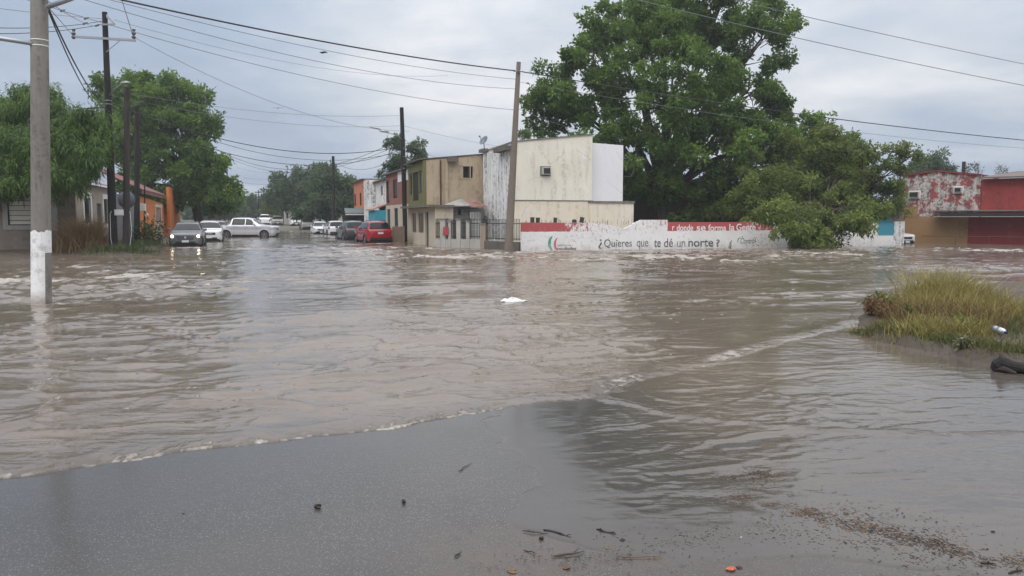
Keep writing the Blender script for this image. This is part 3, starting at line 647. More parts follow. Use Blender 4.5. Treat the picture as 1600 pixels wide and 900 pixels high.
tanp = stucco('tan rendered post', (.36,.28,.21), (.28,.22,.17), amt=.6)
iron_fence(fA[:2], fBp[:2], .55, 1.62, 34, 'black iron fence with pale masonry posts in front of the porch',
    [(LL*.17,.34,1.62,pal),(LL*.31,.16,1.5,pal),(LL*.49,.26,1.62,pal),(LL*.68,.2,1.5,pal),(LL*.985,.34,1.35,tanp)], plinth=.5, pm=pal)
iron_fence(fBp[:2], (Vector(fC[:2])*.97+Vector(fBp[:2])*.03), .48, 1.62, 24, 'tall black spear-top railing on a low wall between the porch and the painted wall', plinth=.42, pm=M['concrete_dark'])
# red sign-like rag on the first post and a dark bin beside it
o = Vector(fA[:2]) + (Vector(fBp[:2])-Vector(fA[:2]))*.205
k = MB().box(-.16,.16,-.02,.02,.72,1.22).build('red_panel', plain('faded red panel', (.33,.05,.05), .7, vary=.5), None, bevel=.02); k.location = (o.x-.03, o.y-.24, 0); k.rotation_euler = (0,.08,ST-.5)
tag(k, 'faded red panel hung on the pale fence post', 'panel')
o = G(677.5, 384); prof = [(0,.0,.22),(0,.3,.26),(0,.62,.25),(0,.66,.27),(0,.7,.2)]
bn = empty('rubbish_bin', (o.x, o.y, -.05), 0, 'small dark plastic bin beside the porch fence', 'bin')
MB().tube([(0,0,0),(0,0,.3),(0,0,.6),(0,0,.62)], [.2,.24,.26,.27], 14).build('body', plain('dark plastic', (.035,.04,.045), .5), bn, smooth=False)
MB().tube([(0,0,.622),(0,0,.70),(0,0,.74)], [.28,.24,.08], 14).build('lid', M['trim'], bn)

# ---------- painted corner wall
vW = 38.75; uW0 = uv(G(815, 390.6))[0]; uW1 = PV(1412, 383, vW)[0]; LW = uW1-uW0
wp = lambda px: PV(px, 375, vW)[0]-uW0
wz = lambda px, py: PV(px, py, vW)[1]
rW = site('painted_wall', uW0, vW, 'long low white and red painted wall with a worn slogan, at the street corner', 'wall')
m, t, p = newmat('wall paint'); o_ = objc(t); s = nd(t, 'ShaderNodeSeparateXYZ'); t.links.new(o_, s.inputs[0])
white = mixc(t, ramp(t, noise(t, o_, .8, 6), .3, .7), (.80,.79,.78), (.70,.69,.68))
rn = noise(t, mapping(t, o_, (1,1,2)), 2.2, 8, .7)
red = mixc(t, ramp(t, noise(t, o_, 1.5, 6), .3, .75), (.45,.075,.080), (.38,.09,.09))
def zoneramp(pts):                       # stepped strength of red along the wall
    n = nd(t, 'ShaderNodeValToRGB'); n.color_ramp.interpolation = 'LINEAR'; els = n.color_ramp.elements
    els[0].position = 0; els[0].color = (pts[0][1],)*3 + (1,); els[1].position = 1; els[1].color = (0,0,0,1)
    for x, c in pts[1:]: q_ = els.new(x); q_.color = (c,)*3+(1,)
    t.links.new(math_(t, 'DIVIDE', s.outputs[0], LW), n.inputs[0]); return n.outputs[0]
P_ = lambda px: wp(px)/LW
zr_ = zoneramp([(0,1.0),(P_(874),1.0),(P_(884),.66),(P_(905),.52),(P_(935),.34),(P_(985),.30),(P_(1041),.36),(P_(1046),1.2),(P_(1150),1.1),(P_(1172),.62),(P_(1192),.75),(P_(1207),.9),(P_(1209),0)])
zl0 = wz(850, 362); above = ramp(t, math_(t, 'ADD', s.outputs[2], math_(t, 'MULTIPLY', math_(t, 'SUBTRACT', rn, .5), .10)), zl0-.012, zl0+.012)
rm = math_(t, 'MULTIPLY', above, ramp(t, math_(t, 'ADD', zr_, math_(t, 'MULTIPLY', math_(t, 'SUBTRACT', noise(t, mapping(t, o_, (2.2,1,.9)), 2.6, 10, .78), .5), 3.0)), .5, .62))
# thin red line along the very top
tl = math_(t, 'MULTIPLY', ramp(t, s.outputs[2], wz(1020,349)-.02, wz(1020,349)+.03), ramp(t, rn, .42, .5))
tlx = zoneramp([(0,1),(P_(925),1),(P_(935),.6),(P_(985),.6),(P_(1000),.8),(P_(1042),.8),(P_(1046),1),(P_(1207),1),(P_(1209),0)])
rm = math_(t, 'MAXIMUM', rm, math_(t, 'MULTIPLY', tl, tlx))
col = mixc(t, rm, white, red)
teal = math_(t, 'MULTIPLY', zoneramp([(0,0),(P_(1371),0),(P_(1371.5),1),(P_(1397),1),(P_(1397.5),0)]), ramp(t, s.outputs[2], wz(1385,368)-.01, wz(1385,368)+.01))
col = mixc(t, teal, col, (.05,.27,.36))
chips = math_(t, 'MULTIPLY', ramp(t, noise(t, o_, 5, 10, .8), .545, .585), ramp(t, noise(t, o_, .6, 3), .40, .52))
col = mixc(t, math_(t, 'MULTIPLY', chips, .75), col, (.26,.23,.21))
low = math_(t, 'MULTIPLY', ramp(t, s.outputs[2], .05, .35, (1,1,1), (0,0,0)), ramp(t, noise(t, mapping(t, o_, (1,1,.5)), 2.5, 6, .7), .35, .7))
col = mixc(t, math_(t, 'MULTIPLY', low, .6), col, (.40,.33,.27))
t.links.new(col, p.inputs['Base Color']); p.inputs['Roughness'].default_value = .85
bump(t, noise(t, o_, 16, 8, .75), .35, .03, p)
tops = [(815,348,348),(930,348,350),(960,352,354),(975,357,354),(990,350,349),(1002,344,343),(1042,343,343)]
b = MB(); segs = [(815,926,347.5,348.5),(926,958,348.5,352.5),(958,975,352.5,357.5),(975,988,357.5,351),(988,1001,350,344),(1001,1043,343.5,343.5),(1043,1208,347,347),(1208,1396,348.5,349)]
for (xa_, xb_, ya, yb) in segs: b.wall((wp(xa_),0),(wp(xb_),0),-.3,(wz(xa_,ya),wz(xb_,yb)),th=.16)
b.build('wall', m, rW)
ztp = wz(1400, 324); b = MB().box(wp(1396), wp(1412), -.03, .35, -.3, wz(1404, 346)); b.build('end_pillar', m_wA, rW)
# shed rising behind the wall's right end
rS = site('block_shed', uW0+wp(1366), vW+.2, 'small grey block shed with flat slab roof behind the teal end of the wall', 'shed'); ws = wp(1412)-wp(1366)
b = MB().wall((0,0),(ws,0),-.3,ztp).wall((ws,.2),(ws,3),-.3,ztp).wall((0,3),(0,.2),-.3,ztp); b.build('wall', block('shed block', (.24,.22,.19), (.28,.26,.23)), rS)
MB().box(.02,ws*.62,-.03,-.004,wz(1385,349.5),wz(1385,335)).build('teal_panel', stucco('teal paint', (.05,.27,.36), (.04,.22,.30)), rS)
MB().box(-.3,ws+.25,-.35,3.2,ztp+.003,ztp+.13).build('slab', M['concrete_dark'], rS)
b = MB(); random.seed(3)
for k in range(70):
    x = random.uniform(wp(818), wp(1000)); z = wz(900, 350); b.tube([(x,.08,z-.05),(x+random.uniform(-.02,.02),.08,z+random.uniform(.08,.26))], .006, 4)
o = b.build('rebar_spikes', M['rust_iron'], rW); o['kind'] = 'stuff'
ptm = [plain('dark clay', (.05,.04,.038), .8), plain('dark block', (.035,.032,.03), .9)]
for k, (px, w_, h, rd, lb_) in enumerate([(832.5,.20,.26,0,'leftmost dark block standing on the painted wall'),(841,.19,.24,0,'dark block second from the left on the painted wall'),(868,.17,.24,0,'lone dark block on the wall above the emblem'),(898,.22,.2,1,'rounded dark stone on the painted wall'),(909,.2,.27,0,'tilted dark block, rightmost on the painted wall')]):
    z = wz(px, 347.8)-.005; r = site('concrete_block', uW0+wp(px), vW+.08, lb_, 'block', 'dark blocks on the painted wall'); r.location.z = z
    if rd: MB().tube([(0,0,0),(0,0,.06),(0,0,.14),(0,0,.19)], [.12,.14,.12,.05], 10).build('body', ptm[1], r, bevel=.01)
    else:
        o = MB().box(-w_/2,w_/2,-.07,.07,0,h).build('body', ptm[k % 2], r, bevel=.012); o.rotation_euler = (0, (.2 if k == 4 else .03*k), 0); MB().box(-w_/2-.012,w_/2+.012,-.08,.08,h+.002,h+.03).build('rim', ptm[0], o)
# lettering, painted on
def paint(name, c, wear=.45):
    m, t, p = newmat(name); o = objc(t); k = ramp(t, noise(t, o, 6, 8, .8), .50-wear*.1, .60); wear = wear + .2
    t.links.new(mixc(t, math_(t, 'MULTIPLY', k, wear), c, (.66,.65,.64)), p.inputs['Base Color']); p.inputs['Roughness'].default_value = .85; return m
def lettering(name, txt, x0, x1, z0, z1, mat, root, y=-.006, bold=0.0, space=1.0, shear=0):
    cv = bpy.data.curves.new(name, 'FONT'); cv.body = txt; cv.size = 1; cv.offset = bold; cv.space_character = space; cv.shear = shear; cv.extrude = .004
    ob = bpy.data.objects.new(name, cv); C.objects.link(ob); dg = bpy.context.evaluated_depsgraph_get(); dg.update()
    me = bpy.data.meshes.new_from_object(ob.evaluated_get(dg)); bpy.data.objects.remove(ob); me.name = name
    co = np.zeros(len(me.vertices)*3, np.float32); me.vertices.foreach_get('co', co); co = co.reshape(-1, 3)
    mn, mxx = co.min(0), co.max(0); q_ = np.empty_like(co)
    q_[:,0] = x0 + (co[:,0]-mn[0])/(mxx[0]-mn[0])*(x1-x0); q_[:,2] = z0 + (co[:,1]-mn[1])/(mxx[1]-mn[1])*(z1-z0); q_[:,1] = y - co[:,2]*.5
    me.vertices.foreach_set('co', q_.ravel()); me.materials.clear(); me.materials.append(mat); me.update()
    o = bpy.data.objects.new(name, me); C.objects.link(o); o.parent = root; return o
blk = paint('black sign paint', (.055,.055,.06), .25); blk2 = paint('bold black sign paint', (.06,.06,.065), .3); wht = paint('white sign paint', (.80,.79,.78), .1)
DY = 1.8
for (s_, a, c, y0_, y1_, mt, bd) in (('¿', 935, 940.5, 391, 375, blk, .005),('Quieres', 944, 987.5, 390, 375, blk, .005), ('que', 995, 1013, 391.5, 377.5, blk, 0), ('te', 1022, 1032.5, 388, 376, blk, .012),
        ('dé', 1037.5, 1051.5, 388, 373.5, blk, .008), ('un', 1058, 1070.5, 388, 378, blk, -.004), ('norte', 1075.5, 1114.5, 387.7, 375.5, blk2, .018), ('?', 1119, 1124.5, 387.5, 375, blk, .03)):
    lettering('slogan_lettering', s_, wp(a), wp(c), wz(a, y0_-DY), wz(a, y1_-DY*.6), mt, rW, bold=bd)
for (s_, a, c, y0_, y1_) in (('r', 1050, 1053.5, 360, 353.5), ('donde', 1057, 1082.5, 360.8, 350.8), ('se', 1088, 1102, 360.8, 353.5), ('forma', 1106, 1134, 360.8, 350.8), ('la', 1139, 1147, 360.5, 349.8), ('Gente', 1150, 1180, 360.5, 349.5)):
    lettering('slogan_lettering', s_, wp(a), wp(c), wz(a, y0_), wz(a, y1_), wht, rW, bold=.012)
lettering('small_lettering', 'gobierno de', wp(871), wp(892), wz(880,385), wz(880,381.5), paint('thin grey paint', (.12,.10,.09), .5), rW)
lettering('small_lettering', 'resultados', wp(871), wp(900), wz(880,390.5), wz(880,385.8), blk, rW, bold=.02)
lettering('signature_lettering', 'Control', wp(1157), wp(1181), wz(1165,380.5), wz(1165,372), paint('dark teal paint', (.03,.08,.09), .2), rW, shear=.2)
lettering('small_lettering', 'Unid@s', wp(1126), wp(1136), wz(1130,390), wz(1130,386), paint('faded grey paint', (.2,.19,.17), .5), rW)
def arc(x, z, rx_, rz_, a0, a1, w0, w1, n=18):
    P = []
    for k in range(n+1):
        a = R(a0+(a1-a0)*k/n); f = math.sin(math.pi*k/n)**.7 if w1 is None else 1; ww = w0*max(f, .15); P.append((x+(rx_+ww)*math.cos(a), z+(rz_+ww)*math.sin(a), x+(rx_-ww)*math.cos(a), z+(rz_-ww)*math.sin(a)))
    mb = MB()
    for a, b_ in zip(P[:-1], P[1:]):
        mb.prism([(a[0],-.004,a[1]),(b_[0],-.004,b_[1]),(b_[2],-.004,b_[3]),(a[2],-.004,a[3])][::-1], (0,-.004,0))
    return mb
zc_ = wz(864, 380); px_ = wp(871)-wp(870)
arc(wp(868), zc_, px_*9.5, px_*12, 118, 240, px_*2.2, None).build('emblem_green', paint('green paint', (.03,.30,.24), .2), rW)
arc(wp(877), zc_-.04, px_*10, px_*11, 125, 238, px_*1.7, None).build('emblem_red', paint('red paint', (.52,.09,.11), .2), rW)
arc(wp(1156), zc_-.02, px_*4, px_*5.5, 60, 210, px_*.8, None).build('emblem_teal', paint('teal paint line', (.03,.26,.27), .2), rW)
b = MB()
for (px, py, r_) in ((1160,370,1.0),(1179,371,.8),(1181,377,.9),(1190.5,377,.8),(1202,377.5,.8),(1166,383,.8),(1178,383.5,.9),(1185,383.5,.9),(1215,382.5,.9)):
    x, z = wp(px), wz(px, py); b.prism([(x+px_*r_*math.cos(R(60*k)), -.004, z+px_*r_*math.sin(R(60*k))) for k in range(6)], (0,-.004,0))
b.build('holes', M['trim'], rW)
x, z = wp(1141), wz(1141, 381); b = MB().tube([(x-.1,-.01,z-.28),(x-.02,-.01,z-.08),(x,-.01,z+.08),(x+.1,-.01,z+.22)], [.05,.07,.05,.02], 6).tube([(x,-.01,z-.3),(x+.04,-.01,z-.1),(x+.02,-.01,z+.1)], [.03,.04,.01], 6)
b.build('paint_smudge', paint('grey green paint', (.17,.18,.14), .3), rW)

# ---------- buildings behind the corner plot's trees
a = D(978, 350, 60); c_ = D(1290, 350, 64)
r = empty('dark_brick_house', (a.x, a.y, 0), math.atan2(c_.y-a.y, c_.x-a.x), 'dark brown brick house mostly hidden behind the big tree', 'house'); Lh = (c_-a).length
zt_ = D(1100, 288, 61).z
b = MB().wall((0,0),(Lh,0),-.3,zt_,[(4,5.2,1,2.2),(9,10.2,1,2.2)]).wall((Lh,.2),(Lh,7),-.3,zt_).wall((0,7),(0,.2),-.3,zt_); b.build('walls', block('dark brown brick', (.075,.045,.035), (.08,.06,.05), .24, .08), r)
window(r, 'window', 'u', 0, 4, 1, 2.2, 1.2, M['trim'], 2); window(r, 'window', 'u', 0, 9, 1, 2.2, 1.2, M['trim'], 2)
MB().box(-.2,Lh+.2,-.3,7,zt_+.003,zt_+.12).build('roof', m_tile, r)
a = D(1262, 350, 62); c_ = D(1362, 350, 62)
r = empty('cream_house', (a.x, a.y, 0), 0, 'cream plastered house showing through the bare branches at the right', 'house'); Lh = c_.x-a.x; zt_ = D(1330, 254, 62).z
b = MB().wall((0,0),(Lh,0),-.3,(zt_, zt_-.2),[(3.4,4.2,2.4,3.2)]).wall((Lh,.2),(Lh,6),-.3,zt_-.2).wall((0,6),(0,.2),-.3,zt_); b.build('walls', stucco('cream yellow plaster', (.56,.51,.38), (.48,.44,.34), amt=.5), r)
window(r, 'window', 'u', 0, 3.4, 2.4, 3.2, .8, M['trim'], 2); MB().box(-.1,Lh+.1,-.15,6,zt_+.003,zt_+.1).build('roof', M['concrete'], r)

# ---------- red and white peeling house at the right
a = D(1400, 382, 54.5); c_ = D(1640, 386, 48.5); ang = math.atan2(c_.y-a.y, c_.x-a.x)
rR = empty('peeling_house', (a.x, a.y, 0), ang, 'long two-storey house, peeling white and red above ochre and dark red', 'house')
dirv = Vector((math.cos(ang), math.sin(ang)))
def HP(px, py):                          # sight line meets the facade -> (distance along, z)
    d = ray(px, py); n_ = Vector((-dirv.y, dirv.x)); t_ = (a.x*n_.x + a.y*n_.y) / (d.x*n_.x + d.y*n_.y); P = Vector((d.x*t_, d.y*t_)); return (P-Vector(a[:2])).dot(dirv), CAM_H+d.z*t_
m_peel = stucco('peeling white over red', (.62,.59,.55), (.46,.44,.41), stain=(.06,.055,.05), amt=1.0, low=.42, scale=1.3, peel=(.36,.045,.05), peel_t=.515, seed=5)
m_red = stucco('red plaster', (.36,.055,.050), (.28,.045,.042), stain=(.12,.03,.03), amt=.8, low=.5, scale=.8, peel=(.42,.14,.12), peel_t=.60)
m_red2 = stucco('dark red plaster', (.23,.030,.032), (.19,.026,.028), stain=(.30,.15,.12), amt=.35, scale=.8)
m_och = stucco('ochre plaster', (.33,.20,.095), (.28,.17,.08), stain=(.16,.10,.05), amt=.4)
s1 = HP(1410,275)[0]; s2 = HP(1466,266)[0]; s3 = HP(1533,276)[0]; s4 = HP(1598,276)[0]; s5 = HP(1513,350)[0]; se = HP(1800,300)[0]
zmid = HP(1500,330)[1]; zpk = HP(1466,268)[1]; zl_ = HP(1410,275)[1]; zr__ = HP(1533,274)[1]
b = MB().wall((s1,0),(s2,0),zmid-.35,(zl_,zpk)).wall((s2,0),(s3,0),zmid-.35,(zpk,zr__)).wall((s1,6),(s1,.2),-.3,zl_); b.build('peeling_gable', m_peel, rR)
b = MB().prism([(s1-.1,-.12,zl_-.02),(s2,-.12,zpk-.02),(s3,-.12,zr__-.02),(s3,-.12,zr__+.09),(s2,-.12,zpk+.09),(s1-.1,-.12,zl_+.09)], (0,6,0)); b.build('roof_edge', m_red2, rR)
zrr = HP(1560,279)[1]; wv = HP(1594,290)[0]
b = MB().wall((s3+.003,.05),(se,.05),zmid-.2,zrr,[(wv,wv+.9,HP(1598,312)[1],HP(1598,286)[1])]); b.build('red_upper_wall', m_red, rR); window(rR,'window','u',.05,wv,HP(1598,312)[1],HP(1598,286)[1],.9,M['trim'],2)
b = MB().prism([(s3+.02,-.5,zrr+.0),(se,-.5,zrr+.0),(se,4,zrr+.55),(s3+1.4,4,zrr+.55)], (0,0,.1)); b.build('tin_roof', stucco('brown tin', (.14,.105,.095), (.18,.15,.14), amt=.4), rR)
b = MB().wall((s1+.1,-.05),(s5,-.05),-.3,zmid-.38,th=.2); b.build('ochre_wall', m_och, rR)
b = MB().wall((s5+.003,-.05),(se,-.05),-.3,zmid-.38,th=.2); b.build('dark_red_wall', m_red2, rR)
MB().box(s1,HP(1434,335)[0],-.08,-.055,zmid-.379,HP(1434,323)[1]).build('ochre_patch', m_och, rR)
sw = HP(1462,330)[0]; MB().prism([(sw,-1.5,zmid-.02),(se,-1.5,zmid-.02),(se,-.01,zmid+.02),(sw,-.01,zmid+.02)], (0,0,.05)).build('awning', stucco('dark tin',(.10,.085,.08),(.16,.14,.13)), rR)
MB().box(sw+.6,se,-1.4,-1.3,zmid-.35,zmid-.115).build('awning_beam', M['trim'], rR)
x, z = HP(1430, 309); ac_unit(rR, 0, x-.35, z, .62, .42)
x, z = HP(1497, 301); ac_unit(rR, 0, x-.2, z, .45, .36)
x, z = HP(1494, 271); MB().box(x-.1,x+.1,2,2.2,zr__-.3,HP(1494,250)[1]).box(x+.1,x+.18,2,2.1,HP(1494,262)[1],HP(1494,260)[1]).build('chimney', M['trim'], rR)
# rusty pipe rail in front
a1 = D(1440, 370, 50.5); b1_ = D(1660, 377, 46.5); d_ = (b1_-a1); L_ = math.hypot(d_.x, d_.y)
r = empty('pipe_rail', (a1.x, a1.y, 0), math.atan2(d_.y, d_.x), 'thin rusty pipe rail in front of the ochre and dark red walls', 'railing')
MB().tube([(0,0,.55),(L_,0,.55)], .022, 6).build('rail', M['rust_iron'], r)
for k in range(4): x = L_*(.26+.24*k); MB().tube([(x,0,-.3),(x,0,.55)], .025, 6).build('post', M['rust_iron'], r)

# ---------- houses at the left
m_rend = stucco('tan render', (.36,.315,.255), (.30,.26,.21), stain=(.12,.10,.08), amt=.6, seed=8)
m_cb = block('tan cinder block', (.205,.175,.145), (.17,.15,.125))
uL, vL = -8.6, 44.0
rL = site('block_house', uL, vL, 'single-storey block and render house with white-trimmed windows at the left', 'house')
ul = lambda px, py: (PV(px, py, vL)[0]-uL, PV(px, py, vL)[1]); vl = lambda px, py: (PU(px, py, uL)[0]-vL, PU(px, py, uL)[1])
zt_ = vl(140, 288)[1]; ws0, z0_ = ul(13, 352); ws1, z1_ = ul(48, 306)
w20, _ = ul(75, 350); w21, _ = ul(80, 350)
endx = ul(119, 350)[0]; fx = -12
vx = lambda px: vl(px, 330)[0]
holes = [(ws0-fx, ws1-fx, z0_, z1_), (w20-fx, w21-fx, z0_, z1_)]
b = MB().wall((fx,0),(endx,0),-.3,zt_,holes); b.build('front_wall', m_cb, rL)
sw_ = [(vx(131.5), vx(142), vl(136,350)[1], vl(136,309)[1]), (vx(162), vx(169), vl(165,350)[1], vl(165,311)[1]), (vx(151.5), vx(159), -.2, vl(155,318)[1])]
Ls = 9.5
# the long street side faces +u: build it with its outer face on the street
b = MB().wall((endx,0.003),(endx,Ls),-.3,zt_,[(s[0],s[1],s[2],s[3]) for s in sw_], th=.2)
b.wall((endx-.2,Ls),(fx,Ls),-.3,zt_,th=.2); b.build('street_wall', m_rend, rL)
m_cur = plain('pale curtain', (.50,.49,.42), .5)
window(rL,'window','u',0,ws0,z0_,z1_,ws1-ws0,M['iron'],0,5,glass=m_cur,trim=(stucco('grey white trim',(.30,.29,.28)),.22))
window(rL,'window','u',0,w20,z0_,z1_,w21-w20,M['iron'],1,3,trim=(stucco('grey white surround',(.40,.40,.39)),.3))
def street_window(r, ue, s, trimw, nm='window'):        # window in a wall that faces +u
    a0, a1_, q0, q1 = s; f = MB(); f.box(ue-.12,ue-.06,a0,a0+.05,q0,q1).box(ue-.12,ue-.06,a1_-.05,a1_,q0,q1).box(ue-.12,ue-.06,a0+.05,a1_-.05,q0,q0+.05).box(ue-.12,ue-.06,a0+.05,a1_-.05,q1-.05,q1)
    o = f.build(nm, M['white_frame'], r); MB().box(ue-.1,ue-.09,a0+.05,a1_-.05,q0+.05,q1-.05).build('pane', M['glass'], o)
    b = MB(); n = 4
    for k in range(n): yy = a0+(a1_-a0)*(k+1)/(n+1); b.box(ue-.05,ue-.02,yy-.012,yy+.012,q0,q1)
    b.build('bars', M['iron'], o)
    tm = MB().box(ue-.01,ue+.03,a0-trimw,a0,q0-trimw,q1+trimw).box(ue-.01,ue+.03,a1_,a1_+trimw,q0-trimw,q1+trimw).box(ue-.01,ue+.03,a0,a1_,q0-trimw,q0).box(ue-.01,ue+.03,a0,a1_,q1,q1+trimw); tm.build('trim', M['white_paint'], o)
street_window(rL, endx, sw_[0], .28); street_window(rL, endx, sw_[1], .28)
d = MB().box(endx-.12,endx-.08,sw_[2][0]+.01,sw_[2][1]-.01,-.2,sw_[2][3]).build('door', m_dk, rL); MB().box(endx-.079,endx-.05,sw_[2][0]+.1,sw_[2][0]+.16,.9,1).build('handle', M['chrome'], d)
m_rt = stucco('faded red roof sheet', (.34,.17,.15), (.46,.36,.34), stain=(.2,.1,.08), amt=.5, scale=1.5)
zr0 = zt_+.03; b = MB().prism([(endx+.35,-.3,zr0),(endx+.35,Ls+.2,zr0),(endx-3,Ls+.2,zr0+1.15),(endx-3,-.3,zr0+1.15)], (0,0,.06)); b.prism([(endx-3.003,-.3,zr0+1.15),(endx-3.003,Ls+.2,zr0+1.15),(fx,Ls+.2,zr0),(fx,-.3,zr0)], (0,0,.06)); b.build('roof', m_rt, rL)
# orange house
uO = -7.3; vO0 = PU(218, 340, uO)[0]; vO1 = PU(273, 340, uO)[0]; vOm = vO0+.01
rO = site('orange_house', uO, vO0, 'orange plastered house with a maroon roof and a white doorway at the left', 'house')
ol = lambda px, py: (PU(px, py, uO)[0]-vO0, PU(px, py, uO)[1])
m_org = stucco('orange plaster', (.56,.185,.045), (.50,.155,.04), stain=(.20,.09,.05), amt=.5, scale=.8, peel=(.46,.36,.25), peel_t=.68, seed=9)
ztO = ol(272, 298)[1]; zmO = ol(250, 318)[1]; yO = vOm-vO0; yE = vO1-vO0; yd0 = ol(243,340)[0]; yd1 = ol(251,340)[0]; yw = ol(256, 340)[0]
b = MB().wall((0,yO),(0,yw),-.3,(ol(220,306)[1], zmO),[(yd0-yO, yd1-yO, -.2, ol(247,326)[1])]).wall((.5,yw),(.5,yE),-.3,ztO).wall((.28,yw-.003),(.5,yw-.003),-.3,ztO,th=-.2); b.wall((.28,yE),(-4,yE),-.3,ztO); b.build('street_wall', m_org, rO)
b = MB().wall((-4,-.02),(0.0,-.02),-.3,ol(220,304)[1]); b.build('grey_wall', stucco('blue grey plaster', (.17,.17,.185), (.14,.14,.15), amt=.5), rO)
dd = MB(); 
for k in range(5): yy = yd0+(yd1-yd0)*k/4; dd.box(-.09,-.05,yy-.02,yy+.02,-.2,ol(247,326)[1])
dd.box(-.085,-.055,yd0,yd1,.5,.56).box(-.085,-.055,yd0,yd1,1.2,1.26); dd.build('gate', M['white_frame'], rO)
tm = MB().box(.003,.06,yd0-.35,yd0-.003,-.3,ol(247,324)[1]).box(.003,.06,yd1+.003,yd1+.35,-.3,ol(247,324)[1]).box(.003,.07,yd0-.5,yd1+.5,ol(247,324)[1]+.003,ol(247,322)[1]+.1); tm.build('door_surround', stucco('off white render', (.58,.55,.47)), rO)
MB().box(-.3,-.28,yd0-.05,yd1+.05,-.3,2.4).build('door', m_dk, rO)
zq0 = ol(238, 302.5)[1]; zq1 = zq0+1.75
m_mar = stucco('maroon roof sheet', (.20,.085,.08), (.17,.075,.07), amt=.3)
b = MB().prism([(.3,-.3,zq0),(.3,yw-.3,zq0),(-3.4,yw-1.2,zq1),(-3.4,-.3,zq1)], (0,0,.07)); b.prism([(.27,-.3,zq0-.22),(.27,yw-.3,zq0-.22),(.27,yw-.3,zq0-.004),(.27,-.3,zq0-.004)], (-.04,0,0)); b.build('roof', m_mar, rO)
y_a, z_a = ol(271, 300); MB().tube([(-.2,yE-.4,ztO-1),(-.2,yE-.4,ol(268,237)[1])], .03, 6).build('antenna_mast', stucco('pale green steel', (.30,.36,.34)), rO)
# ================================================================== vegetation
def leaf_mesh(name, c, n_leaf, length, width, rng, mat, parent, droop=.2, up=.3, spread=.12, tint=None, outward=None):
    """c: tuft centres (N,3); each tuft carries n_leaf rhombic leaves that radiate from it"""
    N_ = len(c); c = np.repeat(c, n_leaf, 0); m = len(c)
    d = rng.normal(size=(m, 3)); 
    if outward is not None: d = d + np.repeat(outward, n_leaf, 0)*1.0
    d[:,2] += up; d[:,2] -= droop; d /= np.linalg.norm(d, axis=1)[:,None]
    L = length * rng.uniform(.6, 1.25, m)[:,None]; Wd = width * rng.uniform(.7, 1.3, m)[:,None]
    sde = np.cross(d, rng.normal(size=(m, 3))); sde /= np.linalg.norm(sde, axis=1)[:,None]
    nrm = np.cross(d, sde); p0 = c + rng.normal(size=(m, 3))*spread + d*L*.12
    mid = p0 + d*L*.45 + nrm*L*.06; tip = p0 + d*L; tip[:,2] -= L[:,0]*droop*.6
    V = np.stack([p0, mid+sde*Wd/2, tip, mid-sde*Wd/2], 1).reshape(-1, 3)
    F = np.arange(m*4).reshape(-1, 4)
    tv = rng.uniform(0, 1, N_) if tint is None else tint
    tv = np.clip(np.repeat(tv, n_leaf) + rng.normal(size=m)*.12, 0, 1)
    return mesh_np(name, V, F, mat, parent, attrs={'tint': np.repeat(tv, 4)})
